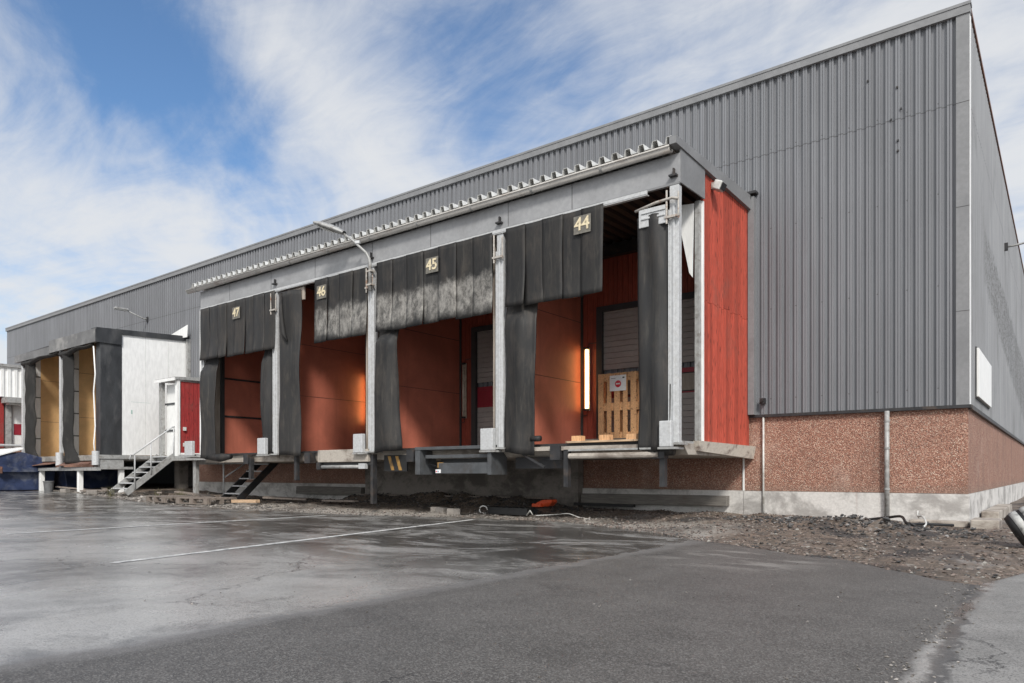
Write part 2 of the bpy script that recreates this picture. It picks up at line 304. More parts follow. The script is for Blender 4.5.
    wetm = t.math('MULTIPLY', wet, t.math('SUBTRACT', 1., notold, True)); pudm = t.math('MULTIPLY', pud, t.math('SUBTRACT', 1., notold, True))
    k = t.mix(t.math('MULTIPLY', pudm, .45), k, (.03,.03,.03)); near = t.rng(t.math('ADD', y, t.math('MULTIPLY', x, .1)), 2.4, 5.0); mot_refl = t.rng(t.noise(.9, 10, .74, .9, sc=(.8,1.3,1), loc=(1,9,4)), .42, .54, .15, 1); mot_refl = t.math('MULTIPLY', mot_refl, t.math('MULTIPLY', near, t.math('SUBTRACT', 1., notold, True))); k = t.mix(t.math('MULTIPLY', mot_refl, .88), k, (.045,.041,.037))
    r1 = t.math('SUBTRACT', .60, t.math('MULTIPLY', wetm, .33)); 
    r = t.math('ADD', r1, t.math('MULTIPLY', t.math('ADD', patch, right, True), -.03))
    r = t.math('SUBTRACT', r, t.math('MULTIPLY', mot_refl, .14))
    h = t.math('ADD', t.math('MULTIPLY', g, .6), t.math('MULTIPLY', t.noise(60, 5, .7), 1.))
    h = t.math('MULTIPLY', h, t.math('SUBTRACT', 1., t.math('MULTIPLY', wetm, .5))); t.bump(h, .42, .006)
    return t.done(k, r)
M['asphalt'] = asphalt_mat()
def line_mat():
    t = NT('worn_road_paint'); 
    k = t.mix(t.rng(t.noise(9, 9, .8), .46, .62, .05, .8), (.66,.65,.62), (.12,.12,.118)); t.bump(t.noise(60,5,.7), .4, .005)
    return t.done(k, .6)
M['line'] = line_mat()
def rub_mat(name, stops):
    t = NT(name); k = t.ramp(t.island(), stops, True); k = t.mix(t.rng(t.noise(20, 5), .4, .7, 0, .5), k, (.08,.07,.06)); t.bump(t.noise(40, 4), .5, .01)
    return t.done(k, .85)
M['rubble'] = rub_mat('mixed_gravel', [(0,(.16,.12,.10)),(.3,(.10,.08,.07)),(.55,(.24,.19,.16)),(.75,(.05,.05,.05)),(.9,(.30,.28,.25))])
M['chunks'] = rub_mat('broken_asphalt', [(0,(.035,.035,.035)),(.5,(.06,.06,.06)),(.8,(.10,.095,.09)),(.95,(.26,.25,.24))])
M['pale'] = rub_mat('broken_concrete', [(0,(.22,.20,.18)),(.4,(.14,.125,.11)),(.8,(.36,.33,.30))])
def glow_mat():
    t = NT('lit_fluorescent_tube'); t.b.inputs['Emission Color'].default_value = (1, .62, .24, 1); t.b.inputs['Emission Strength'].default_value = 6.5
    return t.done((.9,.8,.6), .4)
M['glow'] = glow_mat()

# ------------------------------------------------------------------ mesh helpers
class MB:
    def __init__(s): s.v = []; s.f = []
    def add(s, vs, fs):
        o = len(s.v); s.v += [tuple(v) for v in vs]; s.f += [tuple(i+o for i in f) for f in fs]; return s
    def box(s, x0, x1, y0, y1, z0, z1):
        vs = [(x,y,z) for z in (z0,z1) for x,y in ((x0,y0),(x1,y0),(x1,y1),(x0,y1))]
        return s.add(vs, [(3,2,1,0),(4,5,6,7),(0,1,5,4),(1,2,6,5),(2,3,7,6),(3,0,4,7)])
    def obox(s, c, size, mat):
        vs = [Vector(c) + mat @ Vector((sx*size[0]/2, sy*size[1]/2, sz*size[2]/2)) for sz in (-1,1) for sx,sy in ((-1,-1),(1,-1),(1,1),(-1,1))]
        return s.add(vs, [(3,2,1,0),(4,5,6,7),(0,1,5,4),(1,2,6,5),(2,3,7,6),(3,0,4,7)])
    def hexa(s, lo, hi):                      # lower and upper quads, same winding
        return s.add(list(lo)+list(hi), [(3,2,1,0),(4,5,6,7),(0,1,5,4),(1,2,6,5),(2,3,7,6),(3,0,4,7)])
    def bar(s, p, q, w, h, up=(0,0,1)):
        p, q = Vector(p), Vector(q); d = (q-p); L = d.length; d.normalize(); up = Vector(up); sd = d.cross(up).normalized(); u = sd.cross(d)
        m = Matrix((d, sd, u)).transposed(); return s.obox((p+q)/2, (L, w, h), m)
    def tube(s, pts, r, n=10, caps=True):
        pts = [Vector(p) for p in pts]; rings = []; rr = r if isinstance(r, (list, tuple)) else [r]*len(pts)
        for i, p in enumerate(pts):
            d = (pts[min(i+1, len(pts)-1)] - pts[max(i-1, 0)]).normalized(); a = Vector((0,0,1)) if abs(d.z) < .9 else Vector((1,0,0))
            e = d.cross(a).normalized(); g = e.cross(d)
            rings.append([p + (e*math.cos(2*math.pi*k/n) + g*math.sin(2*math.pi*k/n))*rr[i] for k in range(n)])
        o = [v for q in rings for v in q]; fs = []
        for i in range(len(pts)-1):
            for k in range(n): fs.append((i*n+k, i*n+(k+1)%n, (i+1)*n+(k+1)%n, (i+1)*n+k))
        if caps: fs += [tuple(range(n))[::-1], tuple((len(pts)-1)*n+k for k in range(n))]
        return s.add(o, fs)
    def grid(s, fn, nu, nv):
        vs = [fn(i/nu, j/nv) for j in range(nv+1) for i in range(nu+1)]
        return s.add(vs, [(j*(nu+1)+i, j*(nu+1)+i+1, (j+1)*(nu+1)+i+1, (j+1)*(nu+1)+i) for j in range(nv) for i in range(nu)])
    def prism(s, poly, a, b):                 # poly of 3D points extruded from a to b (vectors)
        n = len(poly); A = [Vector(p)+Vector(a) for p in poly]; B = [Vector(p)+Vector(b) for p in poly]
        return s.add(A+B, [tuple(range(n))[::-1], tuple(range(n, 2*n))] + [(i, (i+1)%n, n+(i+1)%n, n+i) for i in range(n)])
    def build(s, name, m, parent=None, smooth=False, solid=0, bevel=0, local=False):
        me = bpy.data.meshes.new(name); off = Vector((0,0,0))
        if parent is not None and not local:
            p = parent
            while p is not None: off += Vector(p.location); p = p.parent
        me.from_pydata([tuple(Vector(v)-off) for v in s.v], [], s.f)
        bm = bmesh.new(); bm.from_mesh(me); bmesh.ops.recalc_face_normals(bm, faces=bm.faces); bm.to_mesh(me); bm.free()
        me.materials.append(M[m] if isinstance(m, str) else m)
        if smooth:
            for p in me.polygons: p.use_smooth = True
        o = bpy.data.objects.new(name, me); col.objects.link(o)
        if parent is not None: o.parent = parent
        if solid: k = o.modifiers.new('solid', 'SOLIDIFY'); k.thickness = solid; k.offset = 0
        if bevel: k = o.modifiers.new('bevel', 'BEVEL'); k.width = bevel; k.segments = 2; k.limit_method = 'ANGLE'
        return o
def tag(o, label, cat, group=None):
    o['label'] = label; o['category'] = cat
    if group: o['group'] = group
    return o
def thing(name, label, cat, loc=(0,0,0), rz=0, group=None):
    o = bpy.data.objects.new(name, None); col.objects.link(o); o.location = loc; o.rotation_euler.z = rz; o.empty_display_size = .2
    return tag(o, label, cat, group)
def kind(o, k): o['kind'] = k; return o
def copy_tree(o, parent=None):
    c = o.copy(); col.objects.link(c); c.parent = parent
    for ch in [q for q in bpy.data.objects if q.parent == o]: copy_tree(ch, c)
    return c
def BX(name, m, parent, *b, bevel=0): return MB().box(*b).build(name, m, parent, bevel=bevel)
def corr(mb, axis, c0, c1, z0, z1, base, depth, pitch, sgn):
    # trapezoidal sheet; axis 'x' or 'y' is the run, base the plane on the other axis, sgn the outward direction
    prof = []; t = c0; n = int((c1-c0)/pitch)
    pitch = (c1-c0)/n
    for i in range(n):
        a = c0+i*pitch
        prof += [(a, depth), (a+pitch*.20, depth), (a+pitch*.225, depth*.72), (a+pitch*.255, depth*.72), (a+pitch*.28, depth), (a+pitch*.47, depth), (a+pitch*.51, 0), (a+pitch*.95, 0)]
    prof.append((c1, depth))
    vs = []
    for z in (z0, z1):
        for a, d in prof: vs.append((a, base+sgn*d, z) if axis == 'x' else (base+sgn*d, a, z))
    k = len(prof); mb.add(vs, [(i, i+1, k+i+1, k+i) for i in range(k-1)])
    return mb
def boards(mb, axis, a0, a1, z0, z1, base, th, w=.1, gap=.008, split=None, topfn=None, jit=.006):
    a = a0
    while a < a1-.02:
        ww = min(w*random.uniform(.8, 1.2), a1-a); t = th+random.uniform(0, jit)
        zt = z1 if topfn is None else topfn(a+ww/2); zs = [z0+random.uniform(-.006,.006)]
        if split: zs.append(split+random.uniform(-.03,.03))
        zs.append(zt)
        for i in range(len(zs)-1):
            lo, hi = zs[i], zs[i+1]-(.006 if i < len(zs)-2 else 0)
            if axis == 'y': mb.box(min(base, base+t), max(base, base+t), a, a+ww-gap, lo, hi)
            else: mb.box(a, a+ww-gap, min(base, base+t), max(base, base+t), lo, hi)
        a += ww
    return mb
def text_mesh(s, name, size, m, parent, origin, xdir=(1,0,0), ydir=(0,0,1), bold=.012, ext=.003):
    cu = bpy.data.curves.new('txt', 'FONT'); cu.body = s; cu.size = size; cu.extrude = ext; cu.offset = bold; cu.align_x = 'CENTER'; cu.align_y = 'CENTER'
    o = bpy.data.objects.new('txt', cu); col.objects.link(o); dg = bpy.context.evaluated_depsgraph_get(); me = bpy.data.meshes.new_from_object(o.evaluated_get(dg))
    bpy.data.objects.remove(o); x, y = Vector(xdir), Vector(ydir); z = x.cross(y); off = Vector(origin); p = parent
    while p is not None: off = off - Vector(p.location); p = p.parent
    for v in me.vertices: c = v.co.copy(); v.co = off + x*c.x + y*c.y + z*c.z
    me.materials.clear(); me.materials.append(M[m]); q = bpy.data.objects.new(name, me); col.objects.link(q); q.parent = parent; return q
def nz(x, y, z=0, s=1): return mnoise.noise(Vector((x*s, y*s, z*s)))
def sst(a, b, v): t = max(0, min(1, (v-a)/(b-a))); return t*t*(3-2*t)

# ------------------------------------------------------------------ ground
WY, CX = 11.78, -1.065                     # facade plane, corner
EDGE = [(-400,13),(-60,12.5),(-40,11.2),(-33,10.4),(-27,9.3),(-22,8.75),(-18,8.55),(-13,8.3),(-10.2,8.55),(-8,9.15),(-6.25,9.3),(-4.6,8.55),(-3.24,7.65),(-1.47,6.62),(-.7,5.85),(-.45,5.75),(-.3,6.4),(-.05,7.5),(.5,8.1),(3,8.6),(400,9)]
def edge(x):
    for (a, b), (c, d) in zip(EDGE, EDGE[1:]):
        if a <= x <= c: return b+(d-b)*(x-a)/(c-a)
    return 9
def edge_n(x): return edge(x) + (.09*nz(x, 3, 0, 2.3)+.05*nz(x, 9, 0, 7) if -45 < x < 6 else 0)
def gz(x, y=0): return .18*sst(-16, -24, x) if False else .18*(1-sst(-24, -16, x))
def dirt_h(x, y):
    e = edge_n(x); d = y-e
    h = gz(x)
    if d < 0: return h-.05*sst(0, .25, -d)-.004
    k = sst(0, .5, d)
    b = .035*nz(x, y, 0, 1.6)+.03*nz(x, y, 3, 4)+.018*nz(x, y, 5, 11)
    heap = 0
    if y < 12.2:
        heap += .17*math.exp(-((y-11.3)/.55)**2)*sst(-14.2, -12.8, x)*(1-sst(-8.2, -6.8, x))*(1+.9*nz(x, y, 1, 2.4))
        heap += .10*math.exp(-((y-9.6)/.5)**2)*math.exp(-((x+1.9)/.8)**2)*(1+1.2*nz(x, y, 7, 5))
        heap += .06*sst(.5, 2.0, d)*(1-sst(-2.4, -1.0, x))
    far = 1-sst(20, 60, abs(x+15))
    return h + k*(b+.012)*far + heap*k
def ground_mesh():
    xs = [-900,-400,-150,-80,-55]+[-45+.5*i for i in range(30)]+[-30+.14*i for i in range(240)]
    xs = [x for x in xs if x < 3.4]+[3.6,5,8,15,40,150,500,900]
    ys = [-900,-300,-80,-20,-5,2,4.5]+[5+.13*i for i in range(75)]+[15+.6*i for i in range(12)]+[25,40,80,200,600,1500]
    xs = sorted(set(xs)); ys = sorted(set(ys))
    vs = [(x, y, dirt_h(x, y) if -60 < x < 20 and -10 < y < 60 else (gz(x)-(.06 if y < 9 else 0))) for y in ys for x in xs]; n = len(xs)
    fs = [(j*n+i, j*n+i+1, (j+1)*n+i+1, (j+1)*n+i) for j in range(len(ys)-1) for i in range(n-1)]
    return kind(MB().add(vs, fs).build('ground', 'dirt', smooth=True), 'structure')
ground_mesh()
def asphalt_mesh():
    xs = sorted(set([-900,-400,-150,-80,-55,-45]+[-44+.5*i for i in range(40)]+[-24+.12*i for i in range(230)]+[3.7,5,8,20,60,200,900]))
    ts = [0,.5,.8,.93]; mb = MB(); vs = []; n = len(xs)
    rows = []
    for x in xs:
        e = edge_n(x); yy = [-600,-100,-20,-5,0,2,4]; yy = [y for y in yy]; yy += [4+(e-4)*k for k in (.3,.6,.85,.96)]
        c = [(x, y, gz(x)) for y in yy]+[(x, e, gz(x)-.004),(x, e+.03, gz(x)-.05)]
        rows.append(c)
    m = len(rows[0]); vs = [v for c in rows for v in c]
    fs = [(i*m+j, (i+1)*m+j, (i+1)*m+j+1, i*m+j+1) for i in range(n-1) for j in range(m-1)]
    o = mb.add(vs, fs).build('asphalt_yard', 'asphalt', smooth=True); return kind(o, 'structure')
asphalt_mesh()
def road_line(x0, y0, x1, y1, w=.1):
    mb = MB(); d = Vector((x1-x0, y1-y0, 0)).normalized(); s = Vector((-d.y, d.x, 0))*w/2; n = 24; vs = []
    for i in range(n+1):
        c = Vector((x0+(x1-x0)*i/n, y0+(y1-y0)*i/n, 0)); c.z = gz(c.x)+.004
        a = c+s; b = c-s; vs += [tuple(a), tuple(b)]
    mb.add(vs, [(2*i, 2*i+1, 2*i+3, 2*i+2) for i in range(n)])
    return kind(mb.build('parking_line', 'line'), 'structure')
road_line(-6.27, 2.7, -7.52, 8.75, .09); road_line(-10.3, 3.2, -10.29, 8.0, .09)

# ------------------------------------------------------------------ warehouse
wh = thing('warehouse', 'long grey corrugated metal warehouse on a red-brown pebble base', 'building', (-18, 20, 0))
LX = -37.74; BY = 62; TOP = 7.25
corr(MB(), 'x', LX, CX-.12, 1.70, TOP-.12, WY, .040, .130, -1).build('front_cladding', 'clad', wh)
corr(MB(), 'y', WY+.14, BY, 1.70, TOP-.1, CX-.035, .05, .15, 1).build('side_cladding', 'clad_side_lit', wh)
mb = MB(); mb.box(CX-.14, CX+.02, WY-.062, WY-.05, 1.66, TOP-.1); mb.build('corner_trim', 'trim', wh); BX('corner_trim', 'white_steel', wh, CX+.012, CX+.022, WY-.04, WY+.13, 1.66, TOP-.1)  # side strip coloured white to carry the bright sky reflection
for z in (4.45, 3.0, 5.9): BX('trim_joint', 'dark_steel', wh, CX-.14, CX+.024, WY-.064, WY-.0625, z, z+.006)
mb = MB(); mb.box(LX-.06, CX+.03, WY-.08, WY+.05, TOP-.13, TOP); mb.box(LX-.06, CX+.04, WY-.09, WY+.06, TOP-.02, TOP+.02)
mb.build('roof_edge_flashing', 'trim', wh)
mb = MB(); mb.box(CX-.05, CX+.03, WY+.065, BY, TOP-.06, TOP); mb.build('side_roof_flashing', 'rust', wh)
MB().box(LX, CX-.06, WY+.07, BY, TOP-.25, TOP-.05).build('roof', 'trim', wh)
MB().box(LX-.05, LX-.01, WY, BY, 0, TOP-.13).build('far_side_wall', 'clad', wh)
mb = MB(); mb.box(LX-.03, CX+.04, WY-.066, WY+.02, 1.655, 1.70); mb.box(CX-.02, CX+.046, WY+.02, BY, 1.64, 1.70); mb.build('drip_edge', 'dark_steel', wh)
# base: pebble panels over a whitewashed plinth; open void under the white dock
for b in ((-7.35, -4.22, WY+.02, WY+.3, .46, 1.66), (-4.21, CX-.3, WY, WY+.3, .46, 1.66), (-21.6, -13.45, WY+.02, WY+.3, .48, 1.66), (LX, -29, WY+.02, WY+.3, .48, 1.66), (CX-.3, CX, WY, BY, .46, 1.66)): BX('pebble_base_wall', 'brick', wh, *b)
for b in ((-7.35, -4.215, WY-.015, WY+.3, -.4, .458), (-4.21, CX-.3, WY-.025, WY+.3, -.4, .455), (-21.6, -13.45, WY-.015, WY+.3, -.4, .478), (LX, -29, WY-.015, WY+.3, -.4, .478), (CX-.3, CX+.015, WY-.025, BY, -.4, .455)): BX('plinth', 'cement', wh, *b)
BX('joint_strip', 'white_steel', wh, -4.235, -4.205, WY-.008, WY+.018, .46, 1.05)
MB().box(-13.44, -7.36, WY-.16, WY+.25, -.4, 1.1).build('pit_wall', 'pit', wh)
mb = MB(); mb.box(-29, -21.6, 15, 15.2, -.3, 1.7); mb.box(-22.9, -22.6, WY, WY+.3, -.3, 1.66); mb.box(-27.2, -26.9, WY, WY+.3, -.3, 1.66); mb.build('under_wall', 'pit', wh)
MB().box(-29, -21.6, WY+.05, 15, 1.3, 1.6).build('under_floor', 'pit', wh)
# downpipes, brackets
mb = MB(); mb.tube([(-2.07, WY-.07, 0), (-2.07, WY-.07, 1.66)], .034, 12); p = mb.build('downpipe', 'galv_dull', wh, smooth=True)
for z in (.5, 1.1, 1.5): MB().tube([(-2.07, WY-.07, z), (-2.07, WY-.07, z+.03)], .042, 12).build('pipe_collar', 'galv_dull', p)
MB().tube([(-3.88, WY-.05, 0.02), (-3.88, WY-.05, 1.66)], .016, 10).build('thin_pipe', 'hose_white', wh, smooth=True)
mb = MB().box(-3.92, -3.84, WY-.12, WY-.045, 1.87, 1.96); mb.tube([(-3.88, WY-.12, 1.915), (-3.88, WY-.16, 1.915)], .025); mb.build('vent_cap', 'dark_steel', wh)
for x, z in [(-2.02,5.93),(-1.89,6.05),(-1.94,6.38),(-2.33,6.6),(-1.93,5.6),(-1.93,5.45),(-6.5,6.1)]:
    MB().box(x-.012, x+.012, WY-.06, WY-.036, z-.012, z+.014).build('stub_bolt', 'dark_steel', wh)
# white panel on the side wall
w = thing('wall_box', 'plain white flat box fixed low on the warehouse side wall near the corner', 'box', (CX+.03, 13.8, 1.9))
BX('box_body', 'white_steel', w, CX+.03, CX+.06, 12.6, 14.9, 1.88, 2.60, bevel=.004); BX('backing_frame', 'dark_steel', w, CX+.016, CX+.0295, 12.58, 14.95, 1.86, 2.62)
# wall lamps
def wall_lamp(loc, d, L, label, up=.18):
    o = thing('wall_lamp', label, 'lamp', loc, 0, 'lamps on arms fixed to the warehouse walls'); d = Vector(d); p = Vector((0,0,0)); q = d*L+Vector((0,0,up))
    mb = MB().tube([p, p+d*.15, q], .022, 8); mb.build('arm', 'galv_dull', o, smooth=True, local=True)
    s = Vector((d.y, -d.x, 0)); MB().obox(p, (.08,.08,.16), Matrix.Identity(3)).build('wall_bracket', 'dark_steel', o, local=True)
    m = Matrix((d, s, Vector((0,0,1)))).transposed()
    MB().obox(q+d*.12, (.42,.16,.07), m).build('lamp_head', 'galv_dull', o, bevel=.02, local=True); MB().obox(q+d*.12-Vector((0,0,.04)), (.34,.12,.02), m).build('lens', 'lens', o, local=True)
    return o
wall_lamp((-24.6, WY-.04, 5.95), (0,-1,0), .75, 'thin arm lamp on the front wall above the white dock', .2)
wall_lamp((CX+.04, 19.05, 5.7), (1,0,0), 1.6, 'thin arm lamp sticking out from the side wall at the right edge', .2)

# ------------------------------------------------------------------ red loading dock
FY = 9.0
dk = thing('loading_dock', 'long grey and red canopied loading dock with four bays numbered 44 to 47', 'loading dock', (-10, 10.4, 0))
PX = [-4.16, -7.15, -10.2, -13.22, -16.14]
XR = -4.10
# floor slabs
slab = MB(); slab.hexa([(-7.3,9.3,1.0),(XR,9.3,1.0),(XR,WY,1.0),(-7.3,WY,1.0)], [(-7.3,9.12,1.16),(XR,9.12,1.16),(XR,WY,1.16),(-7.3,WY,1.16)]); slab.build('floor_slab', 'slab', dk, bevel=.01)
BX('floor_slab', 'slab', dk, -10.4, -7.31, 9.2, WY, 1.0, 1.16); BX('floor_slab', 'slab', dk, -13.4, -10.41, 9.2, WY, 1.0, 1.16); BX('floor_slab', 'slab', dk, -16.4, -13.41, 9.2, WY, 1.0, 1.16)
mb = MB()
for a, b in ((-7.3,-4.14),(-10.4,-7.32),(-13.4,-10.42),(-16.4,-13.42)): mb.box(a, b, 9.14, WY, 1.163, 1.2)
mb.build('floor_boards', 'dark_steel', dk)
# posts (C-section with a stiffening groove)
for i, x in enumerate(PX):
    w = .13; mb = MB(); mb.box(x-w/2, x+w/2, FY-.03, FY+.07, 1.16, 4.62); mb.box(x-w*.12, x+w*.12, FY-.05, FY-.03, 1.16, 4.35)
    if i < 4: mb.box(x-w*.62, x-w*.5, FY-.045, FY+.07, 1.2, 4.3)
    po = mb.build('post', 'galv', dk, bevel=.004)
    BX('base_plate', 'galv_dull', po, x-.14, x+.12, FY-.08, FY+.14, 1.13, 1.158)
    if i < 4:
        mb = MB(); mb.box(x-.11, x+.10, FY-.1, FY-.055, 4.17, 4.20); mb.tube([(x-.085, FY-.08, 4.1), (x-.085, FY-.08, 4.55)], .014, 8); mb.tube([(x+.085, FY-.08, 4.15), (x+.085, FY-.08, 4.5)], .012, 8)
        mb.build('clamp', 'rusty_white', po)
        mb = MB(); mb.box(x-.06, x+.05, FY-.08, FY-.012, 4.73, 4.755); mb.box(x-.01, x+.01, FY-.06, FY-.012, 4.756, 4.84); mb.build('fascia_bracket', 'dark_steel', po)
# bumpers: galvanised boxes at the dock front
bp = None
bxs = [(-4.38,-4.2,'right of the curtain of bay 44'),(-7.56,-7.3,'at the foot of the post between bays 44 and 45'),(-10.72,-10.46,'at the foot of the post between bays 45 and 46'),(-13.88,-13.6,'at the foot of the post between bays 46 and 47'),(-16.95,-16.62,'')]
for i, (a, b, s) in enumerate(bxs):
    z = 1.10+.015*i; o = BX('bumper', 'galv', dk, a*.9875, b*.9875, FY-.15, FY-.06, z, z+.35, bevel=.012)
    BX('bumper_lip', 'galv_dull', o, a*.9875-.02, b*.9875+.06, FY-.15, FY+.12, z-.03, z-.002)
# fascia, tracks
mb = MB(); mb.box(-16.25, XR+.02, FY-.012, FY+.02, 4.66, 5.04); mb.build('fascia', 'fascia', dk)
for x in (-5.8, -7.0, -8.7, -10.2, -11.9, -13.4, -15.0): BX('fascia_joint', 'dark_steel', dk, x, x+.008, FY-.0145, FY-.0125, 4.66, 5.04)
mb = MB(); mb.box(-16.25, XR+.012, FY-.03, FY+.02, 4.625, 4.655); mb.build('fascia_edge', 'trim', dk)
mb = MB(); mb.box(-16.2, -4.55, FY-.055, FY-.034, 4.585, 4.635); mb.box(-16.2, -4.55, FY-.05, FY+.01, 4.57, 4.582); mb.build('curtain_track', 'galv', dk)
mb = MB(); mb.hexa([(XR+.01,FY-.01,4.64),(XR+.03,FY-.01,4.64),(XR+.03,9.80,4.66),(XR+.01,9.80,4.66)], [(XR+.01,FY-.01,5.1),(XR+.03,FY-.01,5.1),(XR+.03,9.80,5.1),(XR+.01,9.80,5.1)]); mb.build('side_fascia', 'trim', dk)
# roof: corrugated sheet, ribs along the depth, with gutter, verge
def roof_sheet(zf, zb, x0, x1, y0, y1, pitch, dep):
    prof = []; n = int((x1-x0)/pitch)
    for i in range(n):
        a = x0+i*pitch; prof += [(a,0),(a+pitch*.46,0),(a+pitch*.56,dep),(a+pitch*.90,dep)]
    vs = [(a, y0, zf+d) for a, d in prof]+[(a, y1, zb+d) for a, d in prof]; k = len(prof)
    return MB().add(vs, [(i, i+1, k+i+1, k+i) for i in range(k-1)])
rf = roof_sheet(5.12, 5.22, -16.4, XR-.0, FY-.20, WY-.05, .205, .088).build('roof', 'roof_sheet', dk, solid=.006)
gt = MB()
def gut(u, v): a = math.pi*v; return (-16.6+(XR-.06+16.6)*u, FY-.12-.06*math.cos(a), 5.085-.065*math.sin(a)+.01)
gt.grid(gut, 1, 10); gt.tube([(-16.6, FY-.185, 5.095), (XR-.06, FY-.185, 5.095)], .012, 8); g = gt.build('gutter', 'rusty_white', rf, smooth=True, solid=.006)
M['gutter'] = simple('pale_weathered_gutter', (.50,.48,.45), .15, 9, .55, stretch=(.3,1,1), dirt=(.2,.13,.09), dirt_amt=.45); g.data.materials[0] = M['gutter']
for x in [-16.2+1.22*i for i in range(10)]: MB().grid(lambda u, v: (x-.02+.04*u, FY-.12-.068*math.cos(math.pi*v), 5.085-.073*math.sin(math.pi*v)+.01), 1, 10).build('gutter_strap', 'galv_dull', g, solid=.004)
mb = MB(); mb.hexa([(XR-.05,FY-.2,5.10),(XR+.05,FY-.2,5.10),(XR+.05,WY-.06,5.04),(XR-.05,WY-.06,5.04)], [(XR-.05,FY-.2,5.20),(XR+.05,FY-.2,5.20),(XR+.05,WY-.06,5.27),(XR-.05,WY-.06,5.27)]); mb.build('verge', 'trim', dk)
mb = MB(); mb.box(XR-.03, XR+.05, WY-.17, WY-.055, 5.20, 5.32); mb.box(XR-.03, XR+.14, WY-.19, WY-.05, 5.285, 5.325); mb.build('verge_cap', 'dark_steel', dk)
so = roof_sheet(4.98, 5.02, -16.2, XR-.06, FY+.05, WY-.06, .205, .05); so.build('soffit', 'soffit', dk, solid=.004)
mb = MB(); mb.box(-16.2, -4.2, WY-.30, WY-.18, 4.72, 4.93); mb.box(-16.2, -4.2, FY+.03, FY+.12, 4.7, 4.97); mb.build('roof_beam', 'dark_steel', dk)
# red side wall
def rtop(y): return 5.06+.0*y
mb = boards(MB(), 'y', 9.83, WY-.05, 1.19, 5.04, XR-.045, .035, .09, .016, 3.25, rtop)
sw = mb.build('red_side_wall', 'red_wood', dk)
BX('wall_lining', 'soffit', dk, XR-.12, XR-.05, 9.83, WY-.06, 1.2, 4.95)  # dark colour paints the shade seen through the board gaps
mb = MB(); mb.box(XR-.10, XR-.02, 9.735, 9.825, 1.12, 4.64); mb.build('wall_end_post', 'galv_dull', dk, bevel=.004)
BX('wall_end_trim', 'white_steel', dk, XR-.02, XR+.006, 9.79, 9.828, 1.12, 4.64)
mb = MB(); mb.prism([(XR-.40,9.71,4.63),(XR-.10,9.71,4.60),(XR-.12,9.71,3.55),(XR-.17,9.71,3.62),(XR-.33,9.71,4.4)], (0,0,0), (0,.012,0)); mb.build('torn_flap', 'white_steel', dk)
BX('wall_cover_strip', 'trim', dk, XR-.0, XR+.1, WY-.15, WY-.045, 1.7, 5.25)
mb = MB(); mb.hexa([(XR-.02,9.55,1.06),(XR+.04,9.55,1.06),(XR+.05,WY-.02,.98),(XR-.02,WY-.02,.98)], [(XR-.02,9.5,1.2),(XR+.07,9.5,1.2),(XR+.09,WY-.02,1.185),(XR-.02,WY-.02,1.185)]); M['edge_slab'] = concrete_mat('pale_stained_edge', (.55,.50,.43), (.10,.06,.05), .85, 0, 2.6); mb.build('slab_edge', 'edge_slab', dk)
MB().box(XR-.34, XR-.01, 9.0, 9.78, 1.14, 1.19).build('corner_plate', 'galv_dull', dk)
# partitions
for i, x in enumerate([-7.34, -10.44, -13.5, -16.36]):
    p = BX('partition', 'partition', dk, x-.05, x, 9.66, WY-.1, 1.2, 4.9)
    for z in ((2.47, 3.62) if i < 3 else (2.12, 3.05)):
        BX('panel_joint', 'dark_steel', p, x, x+(.004 if i < 3 else .02), 9.67, WY-.1, z, z+(.008 if i < 3 else .045))
    BX('partition_post', 'door_frame', dk, x-.06, x+.04, 9.56, 9.65, 1.2, 4.9); BX('corner_post', 'door_frame', dk, x-.05, x+.045, WY-.1, WY-.045, 1.2, 4.9)
    BX('beige_strip', 'beige', dk, x-.04, x, 9.08, 9.55, 1.16, 4.6)
